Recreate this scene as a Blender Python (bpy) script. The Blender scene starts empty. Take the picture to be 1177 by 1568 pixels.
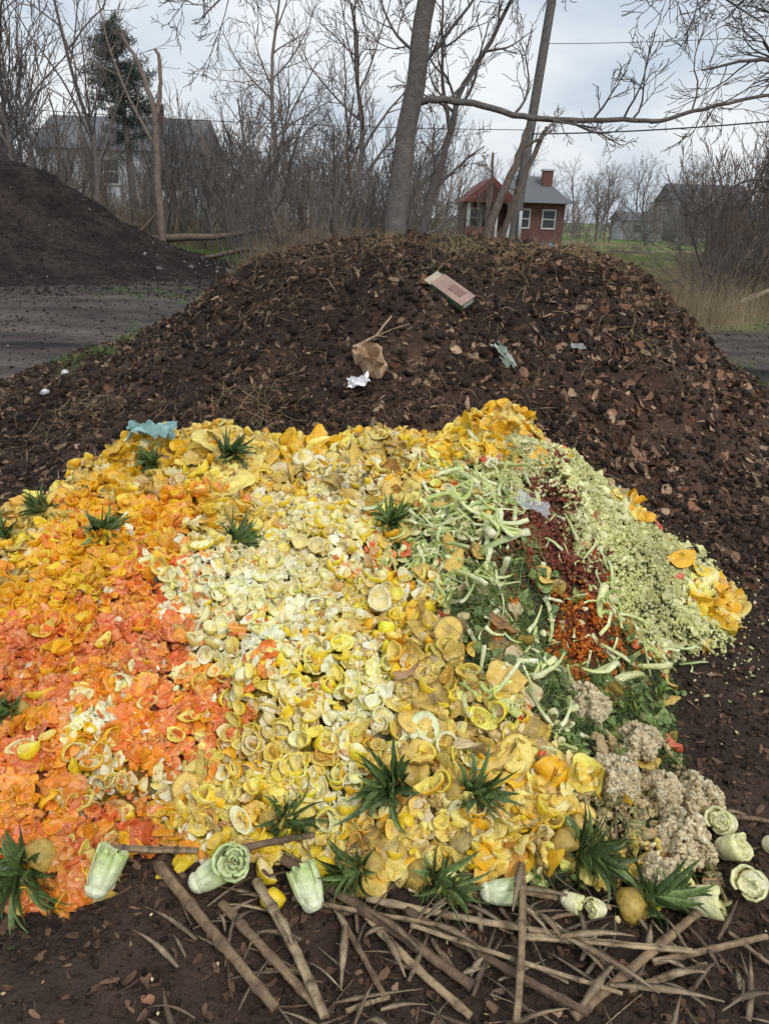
import bpy, math, re, numpy as np
from mathutils import Matrix, Vector
rng=np.random.default_rng(7)
ip=np.interp
scene=bpy.context.scene
# ---------------------------------------------------------------- camera
P=math.radians(21.7); F=1141.0
cam=bpy.data.cameras.new("camera"); co=bpy.data.objects.new("camera",cam); scene.collection.objects.link(co)
co.matrix_world=Matrix.Translation((0,0,1.65))@Matrix.Rotation(math.radians(90)-P,4,'X')@Matrix.Rotation(math.radians(2),4,'Z')
cam.sensor_fit='VERTICAL'; cam.angle=2*math.atan(784/F); cam.clip_start=.05; cam.clip_end=3000
scene.camera=co
scene.view_settings.view_transform='Standard'; scene.view_settings.look='None'; scene.view_settings.exposure=0
# ---------------------------------------------------------------- noise
TAB=rng.random((256,256))
def vn(x,y):
    xi=np.floor(x).astype(int); yi=np.floor(y).astype(int); fx=x-xi; fy=y-yi
    fx=fx*fx*(3-2*fx); fy=fy*fy*(3-2*fy)
    a=TAB[xi&255,yi&255]; b=TAB[(xi+1)&255,yi&255]; c=TAB[xi&255,(yi+1)&255]; d=TAB[(xi+1)&255,(yi+1)&255]
    return (a*(1-fx)+b*fx)*(1-fy)+(c*(1-fx)+d*fx)*fy
def fbm(x,y,s,o=3,k=0.):
    x=np.asarray(x,float)/s+k; y=np.asarray(y,float)/s+k*1.7; r=0; a=.5; n=0
    for i in range(o):
        r=r+a*vn(x,y); n+=a; a*=.5; x=x*2.03+11.3; y=y*2.03+5.7
    return r/n-.5
# ---------------------------------------------------------------- terrain
def sm(a,b,k=.08):
    h=np.clip(.5+.5*(b-a)/k,0,1); return b*(1-h)+a*h-k*h*(1-h)
def heap0(x,y):
    yF=ip(x,[-2.5,-1.1,-.75,-.6,0,.5,.9],[1.25,1.38,1.42,1.53,1.52,1.48,1.46])
    h=ip(y-yF,[-.1,0,.15,.45,1.15,1.75,2.3],[-.1,0,.12,.29,.57,.68,.70])*ip(x,[-3,-1.6,-.8,0,.8,1.7],[.7,.84,.95,.97,1.02,.8])
    xR=ip(y,[1.3,1.45,2.25,2.7,3.1,3.6,3.95],[.9,.92,.98,1.3,1.65,1.7,1.4])
    hs=ip(xR-x,[-.1,0,.15,.4,.8,1.3],[-.1,0,.12,.3,.55,.9])
    yB=ip(x,[-2.5,-1.6,-1.1,-.3,.8,1.5],[2.85,3.1,3.75,3.95,4.1,4.1])
    hb=(yB-y)*1.3
    return sm(sm(h,hs),hb)
def heap(x,y):
    h=heap0(x+fbm(x,y,.3,2,3)*.22,y+fbm(x,y,.3,2,9)*.2)
    k=np.clip(h/.12,0,1)
    h=h+k*(fbm(x,y,.38,2,1)*.18+fbm(x,y,.12,2,4)*.11)
    h=h+.13*np.exp(-((x-.55)/.2)**2-((y-3.42)/.22)**2)+.06*np.exp(-((x+.95)/.25)**2-((y-3.2)/.2)**2)
    return h
def mound0(x,y):
    dx=x-.55; dy=y-7.4
    r=np.sqrt((dx/np.where(dx<0,3.9,3.4))**2+(dy/3.9)**2)
    return 1.42*ip(r,[0,.3,.45,.85,1.0,1.12,2],[1,.97,.87,.22,.05,-.01,-.5])
def mound(x,y):
    h=mound0(x+fbm(x,y,1.1,2,2)*.5,y+fbm(x,y,1.1,2,6)*.5)
    k=np.clip(h/.2,0,1)
    return h+k*(fbm(x,y,.7,3,5)*.24+fbm(x,y,.16,3,8)*.14)
def pile(x,y):
    x=np.asarray(x,float)
    r=np.sqrt((x+10.6)**2+((y-22.5)*1.0)**2)+fbm(x,y,2.,2,2)*.8
    return ip(r,[0,.8,2.6,4,5.3,6.5,8],[2.75,2.5,1.25,.6,.2,0,-.3])+fbm(x,y,.5,3,1)*.14
def ground(x,y):
    return fbm(x,y,2.5,2,7)*.06*np.clip(y/6,0,1)+fbm(x,y,.15,3,2)*.026-.008+fbm(np.asarray(x)*.25,y,.35,2,12)*.06*np.clip((y-4)/3,0,1)*np.clip((16-y)/4,0,1)
def T(x,y): return np.maximum(np.maximum(np.maximum(heap(x,y),mound(x,y)),pile(x,y)),ground(x,y))
def normal(f,x,y,e=.03):
    gx=(f(x+e,y)-f(x-e,y))/(2*e); gy=(f(x,y+e)-f(x,y-e))/(2*e)
    n=np.stack([-gx,-gy,np.ones_like(gx)],-1); return n/np.linalg.norm(n,axis=-1,keepdims=True)
# ---------------------------------------------------------------- materials
def mat(name,rough=.6,spec=.4,nscale=20,namt=.3,bscale=60,bump=.3,col=None,dist=.01,col2=None,alpha=1,dirt=0,dirtc=(.3,.17,.07)):
    m=bpy.data.materials.new(name); m.use_nodes=True; nt=m.node_tree; N=nt.nodes; L=nt.links; b=N["Principled BSDF"]
    tc=N.new("ShaderNodeTexCoord")
    nz=N.new("ShaderNodeTexNoise"); nz.inputs["Scale"].default_value=nscale; nz.inputs["Detail"].default_value=4; nz.inputs["Roughness"].default_value=.65; L.new(tc.outputs["Object"],nz.inputs["Vector"])
    mx=N.new("ShaderNodeMix"); mx.data_type='RGBA'; mx.blend_type='MULTIPLY'; mx.inputs[0].default_value=1
    mr=N.new("ShaderNodeMapRange"); mr.inputs[1].default_value=.3; mr.inputs[2].default_value=.7; mr.inputs[3].default_value=1-namt; mr.inputs[4].default_value=1+namt*.6
    L.new(nz.outputs[0],mr.inputs[0])
    if col is None:
        at=N.new("ShaderNodeAttribute"); at.attribute_name="Col"; src=at.outputs["Color"]
    elif col2 is not None:
        n2=N.new("ShaderNodeTexNoise"); n2.inputs["Scale"].default_value=nscale*.23; n2.inputs["Detail"].default_value=6; L.new(tc.outputs["Object"],n2.inputs["Vector"])
        r=N.new("ShaderNodeValToRGB"); r.color_ramp.elements[0].position=.4; r.color_ramp.elements[1].position=.62
        r.color_ramp.elements[0].color=(*col,1); r.color_ramp.elements[1].color=(*col2,1); L.new(n2.outputs[0],r.inputs[0]); src=r.outputs[0]
    else:
        rg=N.new("ShaderNodeRGB"); rg.outputs[0].default_value=(*col,1); src=rg.outputs[0]
    L.new(src,mx.inputs[6]); cb=N.new("ShaderNodeCombineColor")
    for i in range(3): L.new(mr.outputs[0],cb.inputs[i])
    L.new(cb.outputs[0],mx.inputs[7]); out=mx.outputs[2]
    if dirt:
        n3=N.new("ShaderNodeTexNoise"); n3.inputs["Scale"].default_value=26; n3.inputs["Detail"].default_value=7; n3.inputs["Roughness"].default_value=.75; L.new(tc.outputs["Object"],n3.inputs["Vector"])
        m3=N.new("ShaderNodeMapRange"); m3.inputs[1].default_value=.52; m3.inputs[2].default_value=.72; m3.inputs[3].default_value=0; m3.inputs[4].default_value=dirt; L.new(n3.outputs[0],m3.inputs[0])
        d=N.new("ShaderNodeMix"); d.data_type='RGBA'; d.inputs[7].default_value=(*dirtc,1); L.new(m3.outputs[0],d.inputs[0]); L.new(out,d.inputs[6]); out=d.outputs[2]
    L.new(out,b.inputs["Base Color"])
    b.inputs["Roughness"].default_value=rough; b.inputs["Specular IOR Level"].default_value=spec
    b.inputs["Alpha"].default_value=alpha
    if bump:
        bz=N.new("ShaderNodeTexNoise"); bz.inputs["Scale"].default_value=bscale; bz.inputs["Detail"].default_value=3; L.new(tc.outputs["Object"],bz.inputs["Vector"])
        bp=N.new("ShaderNodeBump"); bp.inputs["Strength"].default_value=bump; bp.inputs["Distance"].default_value=dist; L.new(bz.outputs[0],bp.inputs["Height"]); L.new(bp.outputs[0],b.inputs["Normal"])
    return m
M_wet=mat("wet_fruit",.24,.55,45,.22,120,.5,dirt=.5,dirtc=(.40,.2,.06))
M_veg=mat("vegetable",.38,.5,60,.25,140,.35,dirt=.5,dirtc=(.28,.2,.08))
M_mush=mat("mashed_food",.45,.45,50,.3,160,.6,dirt=.35,dirtc=(.32,.22,.1))
M_leaf=mat("leaf",.4,.45,40,.4,90,.4,dirt=.5,dirtc=(.16,.12,.05))
M_dry=mat("dry_matter",.85,.15,50,.35,120,.5)
M_stalk=mat("corn_stalk",.7,.3,30,.4,70,.6,dirt=.85,dirtc=(.06,.038,.025))
M_soilbits=mat("soil_bits",.85,.25,60,.4,150,.6)
M_bark=mat("bark",.9,.1,9,.35,30,.8,dist=.03)
M_twig=mat("twigs",.9,.1,4,.25,30,0)
M_paint=mat("weathered",.7,.3,8,.2,20,.2)
# ---------------------------------------------------------------- mesh accumulator
def mkobj(name,V,Fq,C=None,m=None,smooth=True,parent=None):
    me=bpy.data.meshes.new(name); V=np.ascontiguousarray(V,dtype=np.float32); Fq=np.ascontiguousarray(Fq,dtype=np.int32)
    nf=len(Fq); me.vertices.add(len(V)); me.vertices.foreach_set("co",V.ravel()); me.loops.add(nf*4); me.polygons.add(nf)
    me.polygons.foreach_set("loop_start",np.arange(nf,dtype=np.int32)*4)
    me.loops.foreach_set("vertex_index",Fq.ravel())
    me.polygons.foreach_set("use_smooth",np.full(nf,smooth))
    me.update(calc_edges=True)
    if C is not None:
        a=me.color_attributes.new("Col",'FLOAT_COLOR','POINT'); c4=np.ones((len(V),4),np.float32); c4[:,:3]=C; a.data.foreach_set("color",c4.ravel())
    o=bpy.data.objects.new(name,me); scene.collection.objects.link(o)
    if m: me.materials.append(m)
    if parent: o.parent=parent
    return o
class Acc:
    def __init__(s,name,m,smooth=True): s.name=name; s.m=m; s.V=[]; s.F=[]; s.C=[]; s.n=0; s.smooth=smooth
    def add(s,t,pos,R,S,A,B=None):
        V,Fq,w=t; N=len(pos)
        if N==0: return
        S=np.asarray(S,float)
        if S.ndim==1: S=np.repeat(S[:,None],3,1)
        X=np.einsum('nij,nvj->nvi',R,V[None]*S[:,None,:])+pos[:,None,:]
        if B is None: B=A
        A=np.broadcast_to(A,(N,3)); B=np.broadcast_to(B,(N,3))
        C=A[:,None,:]*(1-w[None,:,None])+B[:,None,:]*w[None,:,None]
        s.V.append(X.reshape(-1,3)); s.C.append(C.reshape(-1,3))
        s.F.append((Fq[None]+(np.arange(N)*len(V))[:,None,None]+s.n).reshape(-1,4)); s.n+=N*len(V)
    def raw(s,t,A,B=None):
        s.add(t,np.zeros((1,3)),np.eye(3)[None],np.ones(1),np.array([A]),None if B is None else np.array([B]))
    def done(s):
        if s.n==0: return None
        return mkobj(s.name,np.concatenate(s.V),np.concatenate(s.F),np.concatenate(s.C),s.m,s.smooth)
def frames(n,tilt):
    N=len(n); t=np.asarray(tilt)
    n=n+rng.normal(0,1,(N,3))*(t[:,None] if t.ndim else t); n/=np.linalg.norm(n,axis=1,keepdims=True)
    r=rng.normal(0,1,(N,3)); a=np.cross(n,r); a/=np.linalg.norm(a,axis=1,keepdims=True)+1e-9
    return np.stack([a,np.cross(n,a),n],-1)
def gridf(n,m,wrap=False,off=0):
    i=np.arange(n*m).reshape(n,m)
    if wrap: i=np.concatenate([i,i[:,:1]],1)
    return np.stack([i[:-1,:-1],i[:-1,1:],i[1:,1:],i[1:,:-1]],-1).reshape(-1,4)+off
# templates ---------------------------------------------------------
def t_lathe(prof,n,wob=.1,oval=.15,noise=.05):
    pr=np.array(prof); k=len(pr); th=np.arange(n)/n*2*np.pi
    wr=1+wob*rng.normal(0,1,n)
    r=pr[:,0][:,None]*(1+(wr-1)[None]*np.clip(pr[:,0],0,1)[:,None]); z=pr[:,1][:,None]*(1+.4*wob*rng.normal(0,1,n))[None]
    V=np.stack([r*np.cos(th)*(1+oval),r*np.sin(th)*(1-oval),z+0*r],-1).reshape(-1,3)
    V=V+rng.normal(0,noise,V.shape)*np.clip(np.repeat(pr[:,0],n),.05,1)[:,None]
    return V,gridf(k,n,True),np.repeat(pr[:,2],n)
def waves(X,Y,n,f0,f1):
    z=0
    for i in range(n):
        a=rng.uniform(0,6.28); z=z+np.sin(rng.uniform(f0,f1)*(X*np.cos(a)+Y*np.sin(a))+rng.uniform(0,6.28))
    return z/n
def t_cup(d=None):
    d=rng.uniform(.4,1.15) if d is None else d
    V,Fq,w=t_lathe([(.01,0,0),(.5,.07*d,0),(.9,.5*d,0),(1,.92*d,.02),(.95,1.04*d,.45),(.82,.97*d,.9),(.66,.5*d,1),(.4,.27*d,.75),(.01,.22*d,.6)],12,rng.uniform(.015,.08),rng.uniform(0,.42),.035)
    f=rng.uniform(0,.55); V[:,2]+=f*V[:,0]**2-.2*f; V[:,0]*=1-.35*f
    return V,Fq,w
def disc_uv(n,rimn=.1):
    a=np.linspace(-1,1,n); X,Y=np.meshgrid(a,a); u=X*np.sqrt(1-Y*Y/2); v=Y*np.sqrt(1-X*X/2); th=np.arctan2(v,u); r=np.hypot(u,v)
    rim=1+rimn*(np.sin(2*th+rng.uniform(0,6))+np.sin(3*th+rng.uniform(0,6))+.6*np.sin(5*th+rng.uniform(0,6)))*r
    return u*rim,v*rim,r,np.maximum(abs(X),abs(Y))
def wrapc(u,v,z,k):
    if k<.05: return np.stack([u,v,z],-1)
    R=1/k; return np.stack([(R-z)*np.sin(u*k),v,R-(R-z)*np.cos(u*k)-R*(1-math.cos(min(k,1.5)))*.4],-1)
def t_peel(n=7,th=.26,el=1.15,cr=.08,kr=(.6,1.9)):
    u,v,r,e=disc_uv(n,.06); k=rng.uniform(*kr); zz=cr*waves(u,v,3,2,5)+.3*v*v*rng.uniform(0,1); u=u*el; t=th*(1-e**8)
    A=wrapc(u,v,zz,k); B=wrapc(u,v,zz+t+.001,k); nz=rng.normal(0,.012,A.shape)
    N_=n*n; w0=np.clip(.0+.3*(r>.9)+rng.normal(0,.08,r.shape),0,1).ravel(); w1=np.clip(.9+rng.normal(0,.12,r.shape),0,1).ravel()
    return np.concatenate([(A+nz).reshape(-1,3),(B+nz).reshape(-1,3)]),np.concatenate([gridf(n,n)[:,::-1],gridf(n,n)+N_]),np.concatenate([w0,w1])
def t_pulp(n=9,el=1.5,cr=.22):
    # thick stringy lump of squeezed flesh: ridged along its length
    u,v,r,e=disc_uv(n,.10); z=cr*waves(u,v,3,2,5); t=.5*(1-e**4); k=rng.uniform(.1,1.1); ns=rng.normal(0,.03,(n,n,3))
    rid=np.sin(v*rng.uniform(7,11)+1.5*np.sin(u*2+rng.uniform(0,6))+rng.uniform(0,6))
    A=wrapc(u*el,v,z-.3*t,k)+ns; B=wrapc(u*el,v,z+t*(1+.28*rid)+.10*waves(u,v,2,6,11)*(1-e**4)+.001,k)+ns
    w=np.clip(.4+.4*rid+.8*z+rng.normal(0,.12,z.shape),0,1).ravel()
    return np.concatenate([A.reshape(-1,3),B.reshape(-1,3)]),np.concatenate([gridf(n,n)[:,::-1],gridf(n,n)+n*n]),np.concatenate([w,w])
def t_patch(n=6,curl=.6,cr=.25,el=1.5):
    u,v,r,e=disc_uv(n,.12); z=.5*curl*(u*u)*rng.uniform(.3,1)+cr*waves(u,v,3,2,5)+rng.normal(0,cr*.2,u.shape)
    return np.stack([u*el,v,z],-1).reshape(-1,3),gridf(n,n),np.clip(.35+rng.normal(0,.28,u.shape),0,1).ravel()
def t_chunk(nr=4,ns=5,cr=.28,el=1.):
    th=np.linspace(.12,np.pi-.12,nr); pr=[(np.sin(t),-np.cos(t),0) for t in th]
    V,Fq,w=t_lathe(pr,ns,.15,.2,cr); V[:,0]*=el; w=np.clip(rng.normal(.4,.35,len(V)),0,1); return V,Fq,w
def tube(pts,rad,n=6,flat=1.,w=None):
    pts=np.asarray(pts,float); rad=np.asarray(rad,float); k=len(pts); d=np.gradient(pts,axis=0); d/=np.linalg.norm(d,axis=1,keepdims=True)+1e-9
    m=d.mean(0); ref=np.array([0,0,1.]) if abs(m[2])<.8*np.linalg.norm(m)+1e-9 else np.array([1.,0,0])
    a=np.cross(d,ref); a/=np.linalg.norm(a,axis=1,keepdims=True)+1e-9; b=np.cross(a,d); th=np.arange(n)/n*2*np.pi
    V=pts[:,None]+rad[:,None,None]*(a[:,None]*np.cos(th)[None,:,None]+flat*b[:,None]*np.sin(th)[None,:,None])
    w=np.zeros(k) if w is None else np.asarray(w)
    return V.reshape(-1,3),gridf(k,n,True),np.repeat(w,n)
def join(ts):
    V=[];Fq=[];w=[];n=0
    for t in ts: V.append(t[0]); Fq.append(t[1]+n); w.append(t[2]); n+=len(t[0])
    return np.concatenate(V),np.concatenate(Fq),np.concatenate(w)
def t_stalk(n=7,bend=.12,flat=.5,k=6,r=.12):
    x=np.linspace(-1,1,k); p=np.stack([x,bend*x*x*rng.normal(0,1.5)+rng.normal(0,.02,k),rng.normal(0,1)*bend*x*x],-1)
    rr=np.full(k,r)*ip(x,[-1,1],[rng.uniform(.9,1.6),rng.uniform(.4,1.1)]); 
    p=np.concatenate([p[:1],p,p[-1:]]); rr=np.concatenate([[r*.02],rr,[r*.02]])
    p[0,0]-=.004;p[-1,0]+=.004
    return tube(p,rr,n,flat,np.concatenate([[1],ip(x,[-1,.2,1],[1,.3,0]),[.7]]))
def t_shred(n=3,k=5,bend=.5,r=.03):
    x=np.linspace(-1,1,k); p=np.stack([x,bend*x*x*rng.normal(0,1)+rng.normal(0,.06,k),bend*x*x*rng.normal(0,.7)+rng.normal(0,.05,k)],-1)
    return tube(p,np.full(k,r)*ip(abs(x),[0,1],[1,.4]),n,.6,np.clip(rng.normal(.4,.3,k),0,1))
def t_rind(n=8):
    u,v,r,e=disc_uv(n,.08); el=rng.uniform(1.1,1.7); k=rng.uniform(.3,1.1); u2=u*el; eyes=np.sin(5.5*u2+3*v)*np.sin(5.5*u2-3*v)
    A=wrapc(u2,v,-.09*eyes-.05+0*u,k); B=wrapc(u2,v,.38*(1-e**6)+.09*waves(u,v,2,4,8)-.05,k); N_=n*n
    w0=np.clip(.7+.5*eyes+rng.normal(0,.15,u.shape),0,1).ravel(); w1=np.clip(.12+rng.normal(0,.16,u.shape),0,.5).ravel()
    V=np.concatenate([A.reshape(-1,3),B.reshape(-1,3)]); V+=rng.normal(0,.025,V.shape); 
    if rng.random()<.3: V[:,2]*=-1
    return V,np.concatenate([gridf(n,n)[:,::-1],gridf(n,n)+N_]),np.concatenate([w0,w1])
def t_disc():
    return t_lathe([(.01,-.14,.2),(.9,-.14,.2),(1,0,1),(.97,.12,.7),(.8,.14,.0),(.5,.13,.05),(.28,.12,.5),(.2,.1,.6),(.01,.09,.5)],16,.04,.06,.015)
TPL={'cup':[t_cup() for _ in range(30)],'peel':[t_peel() for _ in range(22)],'skin':[t_peel(9,.08,1.7,.3,(.3,1.5)) for _ in range(14)],'pulp':[t_pulp(el=rng.uniform(1.1,2.0)) for _ in range(26)],
 'scrap':[t_peel(5,.42,1.1,.18,(.2,1.2)) for _ in range(16)],
 'rind':[t_rind() for _ in range(14)],'disc':[t_disc() for _ in range(6)],'stalk':[t_stalk() for _ in range(14)],'leek':[t_stalk(9,.1,.9,7,.2) for _ in range(5)],
 'shred':[t_shred() for _ in range(14)],'mush':[t_chunk(el=rng.uniform(.8,1.6)) for _ in range(14)],'ring':[t_lathe([(1,0,0),(.9,.25,.5),(.8,.25,.8),(.7,.05,.2),(.85,-.2,0),(1,0,0)],12,.05,.1,.03) for _ in range(4)]}
c=lambda *a: np.array(a)
GOLD=c(.90,.47,.015);ORNG=c(.90,.34,.02);LEM=c(.92,.66,.03);LEM2=c(.92,.74,.19);CRM=c(.92,.83,.47);PITH=c(.93,.87,.62);SAL=c(.86,.21,.045);COR=c(.78,.13,.05);PEACH=c(.92,.42,.17)
PIN=c(.82,.56,.12);RIND=c(.20,.13,.04);RIND2=c(.36,.25,.07);CEL=c(.56,.64,.20);WHG=c(.80,.82,.5);GRN=c(.12,.20,.04);GRN2=c(.27,.37,.09);DRK=c(.045,.08,.025);BEET=c(.17,.04,.025);CAR=c(.62,.10,.015);MSH=c(.64,.64,.24);MSH2=c(.78,.76,.40);MAN=c(.92,.56,.035);TAN=c(.56,.42,.2);TAN2=c(.74,.60,.33);BRN=c(.24,.14,.06)
SPEC={
'O':[('peel',.40,.020,.040,[GOLD,ORNG,GOLD,LEM],[GOLD,LEM,ORNG]),('cup',.34,.022,.036,[GOLD,ORNG],[GOLD,LEM]),('pulp',.22,.014,.032,[GOLD,ORNG,LEM,SAL],[LEM,ORNG,PEACH]),('scrap',.04,.014,.024,[CRM],[PITH])],
'S':[('pulp',.60,.009,.030,[SAL,COR,SAL,ORNG],[PEACH,SAL,ORNG]),('mush',.22,.004,.014,[SAL,COR,ORNG],[PEACH]),('scrap',.06,.010,.020,[SAL,COR],[ORNG,SAL]),('scrap',.05,.010,.022,[CRM],[PITH,PEACH]),('cup',.05,.022,.034,[LEM,GOLD],[LEM2,ORNG]),('peel',.03,.022,.034,[GOLD],[ORNG])],
'C':[('cup',.38,.018,.035,[LEM2,CRM,LEM2,LEM],[PITH,CRM,CRM]),('scrap',.36,.009,.024,[CRM,PITH,LEM2],[PITH]),('pulp',.12,.011,.024,[PITH,CRM,LEM2],[CRM,PITH]),('peel',.06,.018,.030,[LEM2,GOLD],[CRM]),('mush',.05,.005,.012,[PITH,LEM2],[CRM]),('pulp',.03,.012,.022,[ORNG,SAL],[PEACH])],
'Y':[('cup',.60,.020,.038,[LEM,LEM,LEM2,GOLD],[LEM2,PITH,CRM]),('scrap',.18,.010,.024,[LEM2,CRM],[PITH]),('pulp',.08,.011,.024,[CRM,LEM2,LEM],[LEM,PITH]),('peel',.10,.020,.036,[LEM,GOLD],[LEM2]),('mush',.04,.006,.014,[LEM],[LEM2])],
'P':[('rind',.26,.022,.048,[PIN,LEM2*.95,PIN*1.05],[RIND,RIND2,RIND2]),('scrap',.24,.010,.026,[PIN,LEM2,TAN2],[LEM2,TAN2]),('cup',.22,.020,.036,[LEM,GOLD],[LEM2]),('disc',.015,.03,.045,[LEM2,PIN],[RIND2,PIN]),('shred',.10,.02,.05,[GRN,DRK],[GRN2]),('mush',.08,.005,.014,[TAN2,PIN,TAN],[PIN]),('pulp',.11,.014,.03,[LEM2,TAN2,PIN],[LEM2,PIN])],
'K':[('stalk',.26,.03,.07,[CEL,GRN2,CEL*.9],[WHG,CEL,WHG]),('leek',.06,.03,.05,[CEL],[WHG]),('shred',.22,.02,.05,[CEL*.8,GRN2,MSH*.8,GRN],[CEL,MSH]),('scrap',.20,.009,.020,[MSH,TAN2,CEL],[MSH2]),('pulp',.13,.011,.024,[MSH,TAN2,GRN2],[CEL]),('ring',.03,.016,.026,[WHG],[PITH]),('rind',.06,.025,.045,[PIN],[RIND2]),('pulp',.04,.012,.018,[CAR],[SAL])],
'G':[('shred',.78,.02,.06,[GRN,GRN2,DRK,GRN2],[GRN2,CEL,GRN]),('scrap',.07,.01,.018,[GRN2,MSH],[GRN]),('pulp',.07,.012,.024,[GRN,GRN2],[DRK]),('stalk',.06,.03,.07,[CEL],[WHG]),('pulp',.02,.012,.02,[CAR],[ORNG])],
'D':[('mush',.5,.004,.010,[BEET,BEET*1.3,CAR*.5,BRN],[BEET*1.5,CAR*.4]),('shred',.38,.010,.024,[BEET*1.2,CAR*.5,BEET],[CAR*.4,BRN]),('scrap',.05,.01,.016,[CAR*.8],[BEET]),('stalk',.05,.02,.05,[CEL],[WHG])],
'R':[('shred',.55,.010,.024,[CAR,CAR*.8,COR],[CAR,ORNG*.8]),('mush',.4,.004,.010,[CAR,CAR*.7],[ORNG*.7]),('scrap',.03,.01,.018,[MSH],[CRM]),('stalk',.02,.02,.05,[CEL],[WHG])],
'M':[('mush',.70,.003,.011,[MSH,MSH2,MSH],[MSH2,MSH*.85]),('pulp',.12,.010,.024,[MSH,MSH2],[MSH2]),('shred',.12,.01,.022,[MSH,MSH2],[MSH2]),('scrap',.05,.008,.016,[MSH2,LEM2],[MSH]),('pulp',.01,.014,.02,[COR],[COR])],
'L':[('skin',.35,.030,.055,[MAN,MAN,GOLD],[LEM2,MAN,MAN]),('pulp',.40,.014,.036,[MAN,LEM2],[CRM,GOLD]),('scrap',.25,.01,.024,[LEM2,TAN2],[CRM])],
'H':[('shred',.76,.018,.05,[DRK,GRN,DRK,GRN],[GRN,DRK,GRN2]),('scrap',.12,.010,.02,[DRK,TAN,BRN],[GRN]),('rind',.04,.025,.04,[PIN],[RIND]),('pulp',.08,.012,.024,[GRN,DRK],[GRN2])],
'T':[('mush',.22,.004,.011,[TAN,BRN,TAN],[TAN,TAN*.5]),('pulp',.18,.010,.024,[TAN,DRK,GRN],[TAN]),('scrap',.12,.010,.02,[TAN2,LEM2,TAN],[TAN]),('shred',.46,.015,.045,[DRK,GRN,DRK],[GRN]),('leek',.03,.025,.035,[CRM],[WHG])],
}
KM={'cup':('citrus_peels',M_wet),'peel':('orange_peels',M_wet),'skin':('mango_skins',M_wet),'pulp':('fruit_pulp',M_wet),'scrap':('fruit_scraps',M_wet),'rind':('pineapple_rinds',M_wet),'disc':('fruit_slices',M_wet),'stalk':('celery_stalks',M_veg),'leek':('leek_pieces',M_veg),'shred':('vegetable_shreds',M_veg),'mush':('mashed_vegetables',M_mush),'ring':('onion_rings',M_veg)}
MULT={'cup':1,'peel':1,'skin':1,'pulp':1.7,'scrap':1.7,'rind':.9,'disc':1,'stalk':1.2,'leek':1,'shred':4.5,'mush':9,'ring':1}
RLE="38./5S6H27./13SPH4YP2.HL.2HPT9./14SOYPYPY4PLPH3T8./12S2YCP3YC4PYPL3T8./11SCO2SP3YC5PKH3T8./12SC4S2Y3C2PKG3HT8./14S4CYC3P4G3H8./10SO3S4CYC3P4G3H8./8O2SO3S5C4P4GR2H8./12OS7C2YK3GH2RH8./8P5O7C2YK3GH3RH7./7P6O7C4KDGDHRKRK6./8P6O2P4C5K4D4K5./8P6OP5C2P3K5DK2M5./7P7OP5C2P4K2DMD4M4./9PL2P2Y3P3C2PK2MK2D6ML3./8P2L2PY4P3C2PK4MD7ML2./8P2LP2Y3P4C2PK5MD7ML./6P2.3L5P2L5P3L11M./6P.4L5P2L5P4L10M."
MAP=[]
for row in RLE.split("/"):
    MAP.append(list("".join((int(n) if n else 1)*ch for n,ch in re.findall(r"(\d*)([A-Z.])",row))))
for j in range(len(MAP)):
    for i in range(1,38):
        if MAP[j][i]=='.' and MAP[j][i-1]!='.' : MAP[j][i]=MAP[j][i-1]
MAP[0]=MAP[1]=list(MAP[2])
MAPA=np.array(MAP)
def cls(x,y,j=.035):
    xx=x+fbm(x,y,.14,3,3)*.22+rng.normal(0,j,len(x)); yy=y+fbm(x,y,.14,3,13)*.22+rng.normal(0,j,len(x))
    return MAPA[np.clip(np.round((yy-1.3)/.1).astype(int),0,len(MAP)-1),np.clip(np.round((xx+2)/.1).astype(int),0,37)]
BASEC={'O':GOLD,'S':SAL*.8,'C':CRM*.9,'Y':LEM*.85,'P':PIN*.7,'K':MSH*.6,'G':GRN,'D':BEET,'R':CAR*.7,'M':MSH*.9,'L':MAN,'H':DRK,'T':TAN*.4,'.':MSH}
# ---------------------------------------------------------------- terrain meshes
def gmesh(name,xs,ys,f,m,colf=None):
    X,Y=np.meshgrid(xs,ys); Z=f(X,Y); C=colf(X.ravel(),Y.ravel()) if colf else None
    return mkobj(name,np.stack([X,Y,Z],-1).reshape(-1,3),gridf(*X.shape),C,m)
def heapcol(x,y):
    k=cls(x,y,.03); u,inv=np.unique(k,return_inverse=True); return np.array([BASEC[q] for q in u])[inv]*.3  # zone colours darkened: crevice shade between the scraps is painted into the base
M_heapbase=mat("food_waste",.5,.4,35,.5,90,.8)
gmesh("food_waste_heap",np.arange(-2.6,2.1,.02),np.arange(1.15,4.25,.02),lambda x,y:heap(x,y)-.018,M_heapbase,heapcol)
def moundcol(x,y):
    n=fbm(x,y,.9,3,21); n2=fbm(x,y,.2,3,31)
    k=np.clip(.4+3*n+.4*np.clip((x-.8)/1.5,-1,1),0,1)[:,None]
    return (np.array([.036,.022,.016])*(1-k)+np.array([.105,.060,.040])*k)*(1+1.3*n2)[:,None]
M_mound=mat("compost",.85,.25,40,.5,70,1.,dist=.03)
gmesh("compost_mound",np.arange(-4.6,5.2,.03),np.arange(2.9,12.2,.035),mound,M_mound,moundcol)
M_pile=mat("dark_compost",.95,.1,6,.5,30,1.,(.026,.021,.019),dist=.04,col2=(.05,.038,.033))
gmesh("compost_pile",np.arange(-19,-2,.12),np.arange(14,31,.12),pile,M_pile)
def graded(a,b,lo,hi,s,g=1.13):
    m=list(np.arange(a,b,s)); st=s; v=m[-1]
    while v<hi: st*=g; v+=st; m.append(v)
    st=s; v=a; L=[]
    while v>lo: st*=g; v-=st; L.append(v)
    return np.array(L[::-1]+m)
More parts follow.
